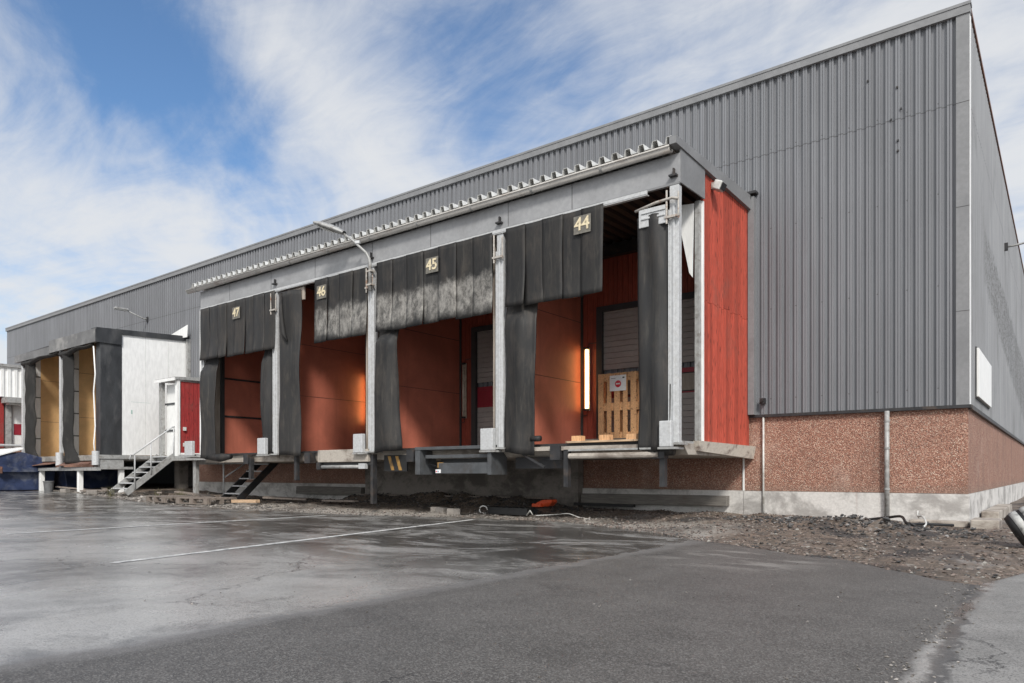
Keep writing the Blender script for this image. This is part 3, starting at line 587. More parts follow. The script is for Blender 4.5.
# rear walls of boards around the doors + doors, lamps
for i, x in enumerate([-7.34, -10.44, -13.5, -16.36]):
    xr = [XR-.12, -7.4, -10.5, -13.56][i]; d0, d1 = x+.42, x+2.75
    mb = boards(MB(), 'x', x+.05, d0-.05, 1.2, 4.9, WY-.06, .02, .11, .006, None)
    boards(mb, 'x', d0-.05, min(d1+.06, xr), 3.86, 4.9, WY-.06, .02, .11, .006, None)
    if d1+.06 < xr-.05: boards(mb, 'x', d1+.06, xr, 1.2, 4.9, WY-.06, .02, .11, .006, None)
    for v in range(len(mb.v)): mb.v[v] = (mb.v[v][0], mb.v[v][1]-.02, mb.v[v][2])
    mb.build('rear_boarding', 'brown_wood', dk)
    d1 = min(d1, xr-.08)
    dr = thing.__call__ if False else None
    mb = MB(); y0, y1 = WY-.14, WY-.045; mb.box(d0-.05, d0+.07, y0, y1, 1.2, 3.86); mb.box(d0+.07, d1, y0, y1, 3.76, 3.86); mb.box(d1-.02 if d1 < xr-.1 else d1, d1+.05, y0, y1, 1.2, 3.757)
    fr = mb.build('door_frame', 'door_frame', dk)
    mb = MB(); z = 1.205
    while z < 3.74:
        if not (2.05 < z < 2.6): mb.box(d0+.075, d1-.03, WY-.075, WY-.05, z, z+.098)
        z += .105
    dr = mb.build('sectional_door', 'door', dk)
    mb = MB(); mb.box(d0+.075, d1-.03, WY-.074, WY-.05, 2.09, 2.17); mb.box(d0+.075, d1-.03, WY-.074, WY-.05, 2.5, 2.58)
    wins = [(d0+.5, d0+.95), (d1-.75, d1-.2)]; a = d0+.075
    for u, v in wins: mb.box(a, u, WY-.074, WY-.05, 2.172, 2.498); a = v
    mb.box(a, d1-.03, WY-.074, WY-.05, 2.172, 2.498); mb.build('red_stripe', 'plum', dr)
    for u, v in wins: BX('door_window', 'beige', dr, u+.02, v-.02, WY-.07, WY-.052, 2.19, 2.48); BX('window_seal', 'dark_steel', dr, u, v, WY-.062, WY-.051, 2.173, 2.497)
    BX('door_latch', 'dark_steel', dr, d1-.42, d1-.3, WY-.095, WY-.076, 1.5, 1.72)
    # lamp: housing, tube, two end caps
    lx = x+.17; h = BX('strip_light', 'white_steel' if i % 2 == 0 else 'off_tube', dk, lx-.045, lx+.045, WY-.135, WY-.105, 1.93, 3.12)
    MB().tube([(lx, WY-.16, 1.97), (lx, WY-.16, 3.08)], .026, 12).build('tube', 'glow' if i % 2 == 0 else 'off_tube', h, smooth=True)
    for z in (1.93, 3.09): BX('end_cap', 'dark_steel', h, lx-.045, lx+.045, WY-.20, WY-.136, z, z+.035)
    MB().tube([(lx, WY-.12, 3.12),(lx+.02, WY-.11, 3.2),(lx+.25, WY-.11, 3.2)], .008, 6).build('cable', 'dark_steel', h)
    MB().tube([(lx, WY-.12, 1.93),(lx-.02, WY-.11, 1.85),(lx-.14, WY-.11, 1.83)], .008, 6).build('cable', 'dark_steel', h)

# head curtains: overlapping rubber flaps
def head_curtain(x0, x1, n, zt, zb, m, num=None, numx=None, numz=None, curl=.05, seed=1, splits=()):
    rnd = random.Random(seed); mb = MB(); w = (x1-x0)/n
    for i in range(n):
        a, b = x0+i*w-.012, x0+(i+1)*w+.012; yo = FY-.085+(.014 if i % 2 else -.0)-.004*rnd.random(); db = rnd.uniform(-.02,.02); ph = rnd.uniform(0,6); rt = rnd.uniform(-.03,.03)
        def fn(u, v, a=a, b=b, yo=yo, db=db, ph=ph, rt=rt):
            z = zt+(zb+db-zt)*v; hang = curl*max(0, v-.6)**2*4
            return (a+(b-a)*u+.012*math.sin(3*v+ph)*v, yo-.012*math.sin(math.pi*u)-hang*(.6+.4*math.sin(ph))+.012*math.sin(v*5+ph)*v+rt*(u-.5)*v, z-.01*math.sin(u*3.1))
        g = MB().grid(fn, 6, 16); mb.add(g.v, g.f)
    o = mb.build('head_curtain', m, dk, smooth=True, solid=.009)
    if num:
        pl = MB().box(numx-.145, numx+.145, FY-.128, FY-.122, numz-.13, numz+.13).build('number_plate', 'plate', o)
        text_mesh(num, 'numeral', .26, 'numeral', pl, (numx, FY-.133, numz), bold=.004)
    return o
head_curtain(-6.97, -5.23, 5, 4.60, 3.34, 'rubber', '44', -5.55, 4.36, seed=2)
head_curtain(-9.98, -7.28, 7, 4.60, 3.33, 'rubber_scuff', '45', -8.56, 4.30, seed=3)
head_curtain(-11.8, -10.3, 4, 4.58, 3.34, 'rubber_scuff', '46', -11.55, 4.30, seed=4)
head_curtain(-16.1, -13.2, 8, 4.60, 3.38, 'rubber_worn', '47', -14.55, 4.30, seed=5)
for x0, w in ((-10.04,0),): pass
def side_curtain(x0, x1, zb, zt, bulge, m='rubber', flare=0., seed=1, name='side_curtain', y=FY, full=False):
    ph = seed*1.7
    def fn(u, v):
        z = zb+(zt-zb)*v; k = 1-sst(0, .25, v)
        x = x0+(x1-x0)*u+flare*k*(u-.2); tp = 1 if full else 1-sst(.58, .68, v); yy = y-.02+.06*(1-tp)-bulge*math.sin(math.pi*min(1, u*1.05))*(1-.3*k)*tp+.022*math.sin(u*11+ph*3+.8*math.sin(z*1.7))*tp+.02*math.sin(z*3+ph+u*2)+.025*nz(u*2, z, ph, 1.3)
        return (x+.015*math.sin(z*2.1+ph), yy-flare*.4*k*(1-u), z+.03*math.sin(u*3+ph)*(1-v))
    o = MB().grid(fn, 14, 34).build(name, m, dk, smooth=True, solid=.014); return o
side_curtain(-7.03, -6.47, 1.05, 4.56, .10, 'rubber', 0, 1)
side_curtain(-4.69, -4.22, 1.08, 4.27, .06, 'rubber_worn', 0, 2, full=True)
side_curtain(-10.06, -9.50, 1.13, 4.5, .20, 'rubber', .12, 3)
side_curtain(-13.10, -12.36, 1.10, 4.5, .12, 'rubber_worn', 0, 4, full=True)
side_curtain(-16.16, -15.55, 1.10, 4.5, .16, 'rubber_worn', 0, 5)
side_curtain(-13.72, -13.32, 1.16, 4.5, .06, 'rubber_worn', 0, 6)
# folded metal head piece on the right curtain and its rusty crossbar
mb = MB(); mb.box(-4.66, -4.24, FY-.085, FY-.06, 4.12, 4.37); mb.box(-4.62, -4.26, FY-.1, FY-.086, 4.22, 4.25); mb.box(-4.62, -4.26, FY-.1, FY-.086, 4.30, 4.315); mb.build('curtain_head_plate', 'galv', dk, bevel=.012)
MB().tube([(-4.72, FY-.07, 4.37), (-4.4, FY-.085, 4.42), (-4.16, FY-.09, 4.43), (-4.07, FY-.09, 4.40)], .02, 8).build('crossbar', 'rusty_white', dk, smooth=True)
# torn cut in curtain of bay 46: rolled dark lining
mb = MB(); mb.tube([(-12.78, FY-.2, 4.45), (-12.74, FY-.22, 4.0), (-12.7, FY-.19, 3.6), (-12.6, FY-.17, 3.45)], [.03,.045,.05,.02], 8); mb.build('torn_strip', 'rubber', dk, smooth=True)
BX('transom_panel', 'beige', dk, -12.75, -12.3, FY+.02, FY+.05, 4.3, 4.56)
# under-dock rolls
MB().tube([(-6.55, FY-.0, 1.28), (-6.38, FY-.0, 1.28)], .045, 12).build('rubber_buffer', 'rubber', dk, smooth=True)
MB().tube([(-4.55, FY+.05, 1.06), (-4.2, FY+.05, 1.06)], .075, 12).build('rubber_buffer', 'rubber', dk, smooth=True)
MB().tube([(-16.0, FY-.02, 1.12), (-15.3, FY-.06, 1.10), (-14.9, FY-.05, 1.12)], [.05,.10,.06], 12).build('rubber_buffer', 'rubber', dk, smooth=True)
# bay 44: beams and hanging legs
mb = MB(); mb.box(-7.2, -4.15, FY+.02, FY+.14, 1.09, 1.15); mb.tube([(-5.85, FY-.0, 1.0), (-4.4, FY-.0, 1.0)], .045, 10); mb.build('front_beam', 'slab', dk)
BX('slab_rail', 'galv_dull', dk, -5.85, -4.4, FY-.04, FY+.01, 1.075, 1.10)
for x, z in ((-5.93, .54), (-4.36, .56), (-12.6, .6), (-14.25, .62)): BX('hanging_leg', 'dark_steel', dk, x-.04, x+.04, FY+.02, FY+.1, z, 1.1)
for x in (-6.1, -4.4, -9.2, -14.35, -12.15): MB().box(x-.09, x+.09, FY-.02, FY+.12, .95, 1.16).build('leg_bracket', 'dark_steel', dk)
# bay 45 leveler
lv = MB(); lv.box(-8.97, -8.86, FY-.12, FY+.3, .72, 1.14); lv.box(-7.34, -7.26, FY-.12, FY+.3, .72, 1.14); lv.box(-9.0, -7.24, FY-.1, FY+.5, 1.145, 1.2)
lv.box(-8.44, -7.36, FY-.09, FY-.02, .74, .92); lv.box(-8.8, -7.35, FY-.04, FY+.02, 1.0, 1.06); lv.box(-8.8, -7.35, FY+.35, FY+.4, .75, 1.14); l = lv.build('dock_leveler', 'grey_steel', dk, bevel=.006)
BX('amber_sticker', 'yellow', l, -8.5, -8.36, FY-.05, FY-.045, .84, .93)
mb = BX('sticker', 'paper', l, -8.5, -8.38, FY-.098, FY-.094, .75, .81); BX('sticker_mark', 'ink_red', mb, -8.49, -8.47, FY-.101, FY-.0985, .765, .79); BX('sticker_mark', 'lightblue', mb, -8.455, -8.425, FY-.101, FY-.0985, .765, .79)
MB().tube([(-9.0, FY+.1, .95), (-8.4, FY+.2, .78)], .02, 8).build('brace', 'dark_steel', l)
# bay 46 leveler
lv = MB(); lv.box(-11.76, -10.28, FY-.06, FY+.02, .96, 1.2); lv.box(-11.8, -10.2, FY+.02, FY+.6, 1.0, 1.2); l = lv.build('dock_leveler', 'slab', dk, bevel=.01)
MB().tube([(-11.65, FY-.03, .87), (-10.4, FY-.03, .87)], .035, 10).build('lip_bar', 'galv_dull', l, smooth=True); BX('lip_bracket', 'galv', l, -10.52, -10.34, FY-.07, FY+.0, .83, .93)
BX('lip_bracket', 'dark_steel', l, -11.8, -11.68, FY-.06, FY+.1, .82, .96); BX('side_leg', 'dark_steel', l, -10.24, -10.17, FY-.02, FY+.08, .18, 1.1)
BX('tie_rail', 'dark_steel', l, -11.7, -10.25, FY+.0, FY+.05, .9, .95)
# hazard board
hb = BX('hazard_board', 'hose_black', dk, -10.0, -9.4, FY+.1, FY+.13, .78, 1.08)
for k in range(2):
    a = -9.9+k*.2; MB().prism([(a,FY+.097,1.06),(a+.08,FY+.097,1.06),(a+.18,FY+.097,.80),(a+.1,FY+.097,.80)], (0,0,0), (0,-.004,0)).build('hazard_stripe', 'yellow', hb)
# dark panel standing in for the shaded recess under bay 44/45, with brace
mb = MB(); mb.box(-7.05, -6.1, FY+.25, FY+.3, .82, 1.0); mb.bar((-6.75,FY-.0,1.06), (-6.3,FY-.0,.84), .03, .03); mb.build('recess_shade_frame', 'dark_steel', dk)
# platform left of the dock
mb = MB(); mb.box(-21.0, -16.3, 10.3, WY, 1.16, 1.22); mb.box(-17.3, -16.2, 9.0, 10.298, 1.12, 1.2); mb.box(-21.0, -16.4, 10.24, 10.298, 1.1, 1.225); mb.build('side_platform', 'galv_dull', dk)
mb = MB(); mb.box(-19.2, -19.05, 10.4, 10.5, .1, 1.158); mb.box(-20.7, -17.2, 11.2, 11.3, 1.0, 1.158); mb.build('platform_support', 'galv_dull', dk)
mb = MB(); mb.box(-16.27, -16.2, FY-.02, FY+.03, 1.18, 4.6); mb.box(-16.42,-16.38, FY+.35, WY-.05, 1.2, 4.95); mb.build('end_panel', 'white_steel', dk)

# spotlight on the red wall
sp = thing('spotlight', 'small pale floodlight on the top edge of the red board wall', 'lamp', (XR+.02, 10.1, 4.95))
MB().box(XR+.01, XR+.05, 10.08, 10.16, 4.9, 4.99).build('spot_bracket', 'rusty_white', sp); 
MB().obox((XR+.12, 10.1, 4.92), (.12,.17,.13), Matrix.Rotation(R(25), 3, 'Y')).build('spot_housing', 'hose_white', sp, bevel=.015)
MB().obox((XR+.185, 10.1, 4.89), (.012,.14,.10), Matrix.Rotation(R(25), 3, 'Y')).build('spot_lens', 'glass_dark', sp)

# street lamp on the second post
sl = thing('street_lamp', 'grey arm lamp leaning out from the dock post between bays 45 and 46', 'street lamp', (-10.22, FY-.12, 4.1))
MB().tube([(-10.13, FY-.13, 4.1), (-10.13, FY-.13, 4.62), (-10.14, FY-.14, 4.70), (-10.19, FY-.17, 4.80), (-10.42, FY-.30, 5.05), (-10.60, FY-.40, 5.20)], [.03,.03,.028,.026,.024,.022], 10).build('arm', 'galv_dull', sl, smooth=True)
mb = MB(); d = Vector((-.80,-.38,.36)).normalized(); p0 = Vector((-10.57, FY-.385, 5.18)); sd = d.cross(Vector((0,0,1))).normalized(); up = sd.cross(d)
rings = [];
def head(u, v):
    s = u; wdt = .02+.115*math.sin(math.pi*min(1, .12+s*.86))**.6; a = 2*math.pi*v; hgt = .05*math.sin(math.pi*min(1, .1+s*.88))**.6+.012
    p = p0+d*(s*.66-.02)+sd*math.cos(a)*wdt+up*math.sin(a)*(hgt*1.3 if math.sin(a) > 0 else hgt*.6); return tuple(p)
MB().grid(head, 14, 16).build('lamp_head', 'galv_dull', sl, smooth=True)
def lens(u, v): a = 2*math.pi*v; p = p0+d*(.38+.2*u*math.cos(a))+sd*math.sin(a)*.085*u-up*(.042+.02*(1-u)); return tuple(p)
MB().grid(lens, 4, 16).build('lens', 'lens', sl, smooth=True)
MB().obox((-10.33, FY-.25, 5.0), (.09,.07,.06), Matrix.Rotation(R(30),3,'Z')).build('junction_knob', 'galv', sl, bevel=.01)
for z in (4.2, 4.45): BX('strap', 'rusty_white', sl, -10.2, -10.07, FY-.16, FY-.055, z, z+.03)

# ------------------------------------------------------------------ pallets, plank on the dock floor
def make_pallet(m, label, name='wooden_pallet', group=None):
    o = thing(name, label, 'pallet', (0,0,0), 0, group)   # lies flat, 1.2 x 0.8, top up
    for k in range(5): y = -.4+.07+k*.165; MB().box(-.6, .6, y-.042-(.012 if k in (0,2,4) else 0), y+.042+(.012 if k in (0,2,4) else 0), .122, .144).build('top_board', m, o, local=True)
    for x in (-.53, 0, .53): MB().box(x-.07, x+.07, -.4, .4, .10, .121).build('cross_board', m, o, local=True)
    for x in (-.53, 0, .53):
        for y in (-.35, 0, .35): MB().box(x-.07, x+.07, y-.05, y+.05, .022, .099).build('block', m, o, local=True)
    for y in (-.35, 0, .35): MB().box(-.6, .6, y-.05, y+.05, 0, .021).build('bottom_board', m, o, local=True)
    return o
pa = make_pallet('pallet', 'light brown wooden pallet standing upright against the grey door of bay 44')
pa.location = (-6.32, WY-.42, 1.355); pa.rotation_euler = (R(90), R(-90), 0)
# upright: long side vertical. local x -> up, top face towards the viewer
pa.rotation_euler = Matrix(((0,1,0),(0,0,-1),(-1,0,0))).to_4x4().to_euler()
pa.location = (-6.36, WY-.30, 1.345+.6)
pb = make_pallet('old_pallet', 'dark weathered pallet lying on the dock floor under the upright pallet'); pb.location = (-6.25, WY-.62, 1.2)
nt_ = thing('notice', 'white paper notice with a red disc pinned on the upright pallet', 'notice', (-6.33, WY-.46, 2.33))
yy = WY-.30-.150
BX('paper_sheet', 'paper', nt_, -6.50, -6.17, yy-.003, yy, 2.22, 2.50)
MB().tube([(-6.33, yy-.005, 2.345), (-6.33, yy-.0035, 2.345)], .062, 24).build('red_disc', 'ink_red', nt_)
BX('disc_mark', 'paper', nt_, -6.37, -6.29, yy-.0075, yy-.0055, 2.335, 2.357); BX('printed_line', 'ink_dark', nt_, -6.47, -6.38, yy-.006, yy-.004, 2.445, 2.452); BX('printed_mark', 'ink_dark', nt_, -6.24, -6.2, yy-.006, yy-.004, 2.44, 2.465)
pk = thing('wooden_plank', 'pale plank with three end blocks lying at the front of the bay 44 floor', 'plank', (-5.25, 9.3, 1.2))
BX('board', 'plank', pk, -5.95, -4.62, 9.05, 9.25, 1.201, 1.228)
for x in (-5.78, -5.3, -4.86): BX('block', 'pallet', pk, x-.08, x+.08, 9.07, 9.2, 1.229, 1.305)

# ------------------------------------------------------------------ stairs
def stairs(label, x0, x1, ya, za, yb, zb, n, rail, m='galv_dull', sm='galv_dull'):
    o = thing('metal_staircase', label, 'staircase', ((x0+x1)/2, ya, za), 0, 'metal stairs at the docks')
    for x in (x0, x1): MB().bar((x, ya, za), (x, yb, zb), .035, .16, (0,0,1)).build('stringer', sm, o)
    for i in range(n):
        t = (i+.6)/n; y = ya+(yb-ya)*t; z = za+(zb-za)*t+.02
        mb = MB(); mb.box(x0+.02, x1-.02, y-.11, y+.11, z, z+.028); mb.build('tread', 'galv', o)
    return o
s1 = stairs('grey steel staircase with a handrail beside the white dock wall', -20.95, -20.05, 8.98, .2, 10.3, 1.24, 7, True)
mb = MB(); mb.tube([(-20.02,9.2,.3),(-20.02,9.2,1.22),(-20.02,9.1,1.24),(-20.02,9.06,1.12)], .022, 8); mb.tube([(-20.02,9.14,1.23),(-20.02,10.25,2.06),(-20.02,10.6,2.08)], .022, 8); mb.tube([(-20.02,9.64,.72),(-20.02,9.64,1.60)], .02, 8); mb.tube([(-20.02,10.28,1.2),(-20.02,10.28,2.06)], .02, 8); mb.build('handrail', 'galv', s1, smooth=True)
s2 = stairs('dark steel ladder stairs leaning under bay 47 with light treads', -16.55, -15.85, 9.75, .1, 10.95, 1.2, 6, False, sm='dark_steel')
mb = MB(); mb.tube([(-17.05,10.05,.15),(-17.05,10.05,1.12)], .02, 8); mb.tube([(-17.05,10.05,.62),(-17.05,10.9,1.15)], .018, 8); mb.build('handrail', 'galv', s2, smooth=True)

# ------------------------------------------------------------------ red shed
sh = thing('red_shed', 'narrow red boarded entrance shed between the white dock and bay 47', 'shed', (-20.4, 11, 1.22))
boards(MB(), 'y', 10.38, WY-.05, 1.26, 3.34, -19.84, .03, .13, .01).build('red_side_wall', 'red_wood2', sh)
BX('wall_core', 'red_wood2', sh, -19.9, -19.845, 10.36, WY-.05, 1.24, 3.34)
mb = MB(); mb.box(-19.92, -19.78, 10.26, 10.34, 1.23, 3.4); mb.build('corner_post', 'white_steel', sh); mb = MB(); mb.box(-20.84, -20.68, 10.26, 10.36, 1.23, 3.36); mb.build('side_post', 'galv_dull', sh)
BX('base_board', 'white_steel', sh, -19.83, -19.79, 10.36, WY-.06, 1.225, 1.32)
d = BX('door', 'white_steel', sh, -20.70, -19.93, 10.42, 10.46, 1.24, 3.3)
for z in (1.95, 2.72): BX('door_bar', 'grey_steel', d, -20.84, -19.93, 10.395, 10.418, z, z+.05)
for z in (1.6, 2.2, 2.8, 3.1): BX('hinge', 'dark_steel', d, -20.83, -20.80, 10.39, 10.418, z, z+.05)
mb = MB(); mb.hexa([(-20.86,10.18,3.38),(-19.74,10.18,3.38),(-19.74,WY-.05,3.42),(-20.86,WY-.05,3.42)], [(-20.86,10.18,3.45),(-19.74,10.18,3.45),(-19.74,WY-.05,3.55),(-20.86,WY-.05,3.55)]); mb.build('roof', 'galv_dull', sh)
BX('roof_edge', 'white_steel', sh, -20.88, -19.74, 10.15, 10.178, 3.35, 3.43)
for z in (1.5, 1.95): BX('socket', 'hose_white', sh, -19.785, -19.74, 10.42, 10.5, z, z+.1)

# ------------------------------------------------------------------ white dock
wd = thing('white_dock', 'white panelled loading dock with black front and two yellow plywood bays', 'loading dock', (-25, 10.4, 0))
SX = -21.95; F2 = 9.12
mb = MB(); mb.hexa([(SX-.06,9.72,1.28),(SX,9.72,1.28),(SX,WY-.05,1.3),(SX-.06,WY-.05,1.3)], [(SX-.06,9.72,4.84),(SX,9.72,4.84),(SX,WY-.05,4.92),(SX-.06,WY-.05,4.92)]); s_ = mb.build('side_panel', 'clean_white', wd)
for y in (10.4, 11.1): BX('panel_joint', 'lens', s_, SX, SX+.003, y, y+.006, 1.3, 4.85)
M['teal'] = simple('faded_teal_mark', (.35,.5,.45), .2, 10)
BX('faded_mark', 'teal', s_, SX, SX+.003, 9.98, 10.02, 2.5, 2.62); BX('faded_mark', 'teal', s_, SX, SX+.003, 9.98, 10.55, 2.86, 2.865)
BX('black_side_panel', 'black', wd, SX-.08, SX+.012, F2, 9.715, 1.28, 4.84); BX('front_post', 'black', wd, SX-.28, SX-.082, F2, F2+.06, 1.28, 4.6)
mb = MB(); mb.hexa([(SX-.3,9.0,4.78),(SX+.05,9.0,4.78),(SX+.05,WY-.05,4.9),(SX-.3,WY-.05,4.9)], [(SX-.3,9.0,4.92),(SX+.05,9.0,4.92),(SX+.05,WY-.05,5.06),(SX-.3,WY-.05,5.06)]); mb.build('verge', 'black', wd)
mb = MB(); mb.hexa([(-27.8,9.1,4.72),(SX-.3,9.1,4.8),(SX-.3,WY-.05,4.95),(-27.8,WY-.05,4.95)], [(-27.8,9.1,4.76),(SX-.3,9.1,4.86),(SX-.3,WY-.05,5.02),(-27.8,WY-.05,5.02)]); mb.build('roof', 'dark_steel', wd)
M['grey_header'] = simple('grey_header_sheet', (.15,.15,.15), .35, 2.5, .6, dirt=(.34,.33,.31), dirt_amt=.6)
mb = MB(); mb.box(-25.2, SX+.05, 8.96, 9.05, 4.50, 4.88); mb.build('header', 'grey_header', wd); BX('header_side', 'black', wd, SX+.052, SX+.06, 8.97, 9.70, 4.50, 4.87)
BX('header', 'grey_header', wd, -28.1, -25.22, 8.96, 9.05, 4.46, 4.70)
for x in (-27.65, -24.55): BX('post', 'galv', wd, x-.05, x+.07, 9.03, 9.12, .9, 4.5, bevel=.004)
MB().tube([(-22.1,9.04,1.3),(-22.14,9.03,1.6),(-22.1,9.05,2.1),(-22.13,9.02,3.1),(-22.1,9.05,3.6),(-22.14,9.02,4.4)], .02, 8).build('edge_trim', 'white_steel', wd, smooth=True)
def fab(x0, x1, zb, zt, bul, seed, fl):
    def fn(u, v):
        z = zb+(zt-zb)*v; k = 1-sst(0, .18, v); return (x0+(x1-x0)*u+fl*k*u+.03*nz(z, seed), 9.16-bul*math.sin(math.pi*u)+.03*nz(u*3, z*1.8, seed, 1)+.008*math.sin(z*9+u*4), z)
    MB().grid(fn, 12, 44).build('side_curtain', 'fabric', wd, smooth=True, solid=.012)
fab(-27.5, -26.85, 1.05, 4.45, .18, 1, .45); fab(-24.42, -23.85, 1.05, 4.45, .18, 4, .5)
for x0, x1 in ((-27.55,-24.62),(-24.45,-22.2)):
    def fn(u, v, x0=x0, x1=x1): return (x0+(x1-x0)*u, 9.06-.1*math.sin(v*math.pi), 4.50-.22*v*(1-.75*u)-.03*math.sin(u*9))
    MB().grid(fn, 24, 8).build('head_curtain', 'fabric', wd, smooth=True, solid=.015)
for x in (-24.62, -27.7):
    p = BX('partition', 'white_steel', wd, x-.05, x, 9.2, 9.6, 1.3, 4.8)
    for z in (1.9, 2.6, 3.3, 4.0): BX('panel_joint', 'grey_steel', p, x, x+.006, 9.2, 9.6, z, z+.035)
    q = BX('plywood_partition', 'plywood', wd, x-.05, x+.002, 9.605, WY-.1, 1.3, 4.8)
    for z in (2.5, 3.9): BX('panel_joint', 'rust', q, x+.002, x+.004, 9.605, WY-.1, z, z+.01)
for z in (1.72, 2.28): BX('wall_bar', 'dark_steel', wd, -27.695, -27.67, 10.9, 11.6, z, z+.035)
BX('rear_wall', 'plywood', wd, -27.7, -22.02, WY-.1, WY-.05, 1.3, 4.85)
mb = MB(); mb.box(-27.8, SX, 9.15, WY-.03, 1.12, 1.28); mb.build('floor', 'concrete', wd); BX('side_sill', 'galv_dull', wd, SX-.05, SX+.08, 9.05, WY-.06, 1.16, 1.275)
mb = MB(); mb.box(-26.2, SX+.1, 8.97, 9.098, .82, .91); mb.box(-26.2, SX+.1, 9.1, 10.0, .86, .93); mb.build('front_platform', 'galv_dull', wd)
BX('platform_gusset', 'galv_dull', wd, SX-.1, SX+.05, 9.1, 9.75, .93, 1.155)
for i, (a, b) in enumerate(((-27.0,-24.9),(-24.4,-22.2))):
    mb = MB(); mb.hexa([(a,8.85,.95),(b,8.9,1.02),(b,9.45,1.14),(a,9.4,1.14)], [(a,8.85,.97),(b,8.9,1.04),(b,9.45,1.165),(a,9.4,1.165)]); mb.build('rusty_ramp_plate', 'rust', wd)
for x, y in ((-26.1, 9.08), (-23.2, 9.08), (-22.0, 9.72)): mb = MB().box(x-.065, x+.065, y-.065, y+.065, .1, .86); mb.build('pillar', 'white_steel', wd, bevel=.008)
for x in (-27.75, -24.5, -21.95): MB().tube([(x, 9.0, .98), (x, 9.0, 1.38)], .10, 14).build('bumper', 'galv', wd, smooth=False)
mb = MB(); mb.box(-21.90, -21.80, WY-.15, WY-.05, 1.3, 4.95); mb.build('rear_post', 'galv_dull', wd)
MB().prism([(-23.2,WY-.25,5.06),(-21.62,WY-.25,5.36),(-21.66,WY-.25,4.98),(-22.3,WY-.25,5.0)], (0,0,0), (0,.02,0)).build('white_flashing', 'white_steel', wd)

# ------------------------------------------------------------------ dumpster, bucket
db = thing('dumpster', 'dark blue steel dumpster with sloped white lid at the far left', 'dumpster', (-27.4, 8.5, .18))
pts = [(7.45,.2),(9.35,.2),(9.75,1.15),(8.75,1.5),(7.75,1.18),(7.25,1.0)]
MB().prism([(0,y,z) for y,z in [(7.55,.2),(9.45,.2),(9.6,1.12),(8.6,1.42),(7.75,1.25)]], (-28.4,0,0), (-26.3,0,0)).build('tank', 'blue_bin', db, bevel=.02)
mb = MB(); mb.hexa([(-28.45,7.2,1.03),(-26.25,7.2,1.03),(-26.25,8.62,1.50),(-28.45,8.62,1.50)], [(-28.45,7.2,1.09),(-26.25,7.2,1.09),(-26.25,8.62,1.56),(-28.45,8.62,1.56)]); mb.build('lid', 'white_steel', db, bevel=.01)
BX('lift_bar', 'blue_bin', db, -26.3, -26.1, 8.0, 9.1, .78, .92, bevel=.01); BX('bar_end', 'rust', db, -26.32, -26.08, 7.9, 7.99, .74, .95)
BX('paint_patch', 'lightblue', db, -26.34, -26.285, 7.5, 7.7, .3, .95)
d2 = thing('dumpster', 'navy container in the dark under the white dock platform', 'dumpster', (-27, 10.6, .18))
MB().prism([(0,y,z) for y,z in [(9.75,.2),(11.3,.2),(11.4,.84),(9.65,.84)]], (-28,0,0), (-25.9,0,0)).build('tank', 'blue_bin', d2, bevel=.02); BX('rim', 'blue_bin', d2, -25.9, -25.85, 9.65, 11.4, .78, .835)
bk = thing('bucket', 'small grey plastic bucket standing beside the pillars of the white dock', 'bucket', (-23.9, 8.7, .17))
MB().tube([(-24.2,8.6,.17),(-24.2,8.6,.50)], [.11,.14], 16).build('pail', 'grey_plastic', bk, smooth=False); MB().tube([(-24.2,8.6,.48),(-24.2,8.6,.51)], .15, 16).build('rim', 'grey_plastic', bk)

# ------------------------------------------------------------------ neighbouring building at far left
nb = thing('neighbouring_building', 'pale corrugated building with red wall and white striped door at far left', 'building', (-35, 9, 0))
NX = -32.5
corr(MB(), 'y', 1, WY-.1, 3.70, 4.86, NX, .04, .22, 1).build('upper_cladding', 'white_steel', nb); BX('roof', 'galv_dull', nb, -40, NX+.12, 1, WY-.08, 4.86, 4.96)
BX('upper_wall', 'galv_dull', nb, NX-.3, NX-.01, 1, WY-.1, 3.68, 4.855)
BX('lower_wall', 'red_wood2', nb, NX-.4, NX-.15, 1, 10.05, .1, 3.68); BX('rear_wall', 'concrete', nb, NX-.6, NX-.42, 1, WY-.1, .1, 3.68)
BX('door_column', 'galv_dull', nb, NX-.3, NX-.05, 10.1, 10.28, 1.2, 3.66)
d = BX('door', 'white_steel', nb, NX-.35, NX-.2, 10.35, 11.6, 1.7, 3.5); BX('red_stripe', 'plum', d, NX-.2, NX-.185, 10.4, 11.5, 2.25, 2.68); BX('stripe_window', 'glass_dark', d, NX-.184, NX-.175, 10.65, 11.1, 2.34, 2.6)
BX('overhang', 'galv_dull', nb, NX-.1, NX+.5, 9.95, WY-.15, 3.45, 3.66); BX('ceiling_light', 'lens', nb, NX+.1, NX+.4, 10.05, 10.75, 3.38, 3.448)
BX('hatch', 'beige', nb, NX-.148, NX-.12, 8.9, 9.85, 1.7, 2.9)
BX('low_wall', 'brick', nb, NX+.3, NX+.5, 1, 11.4, 0, 1.72); MB().tube([(NX+.6,1,1.8),(NX+.6,11.4,1.8)], .05, 8).build('rail', 'galv', nb)

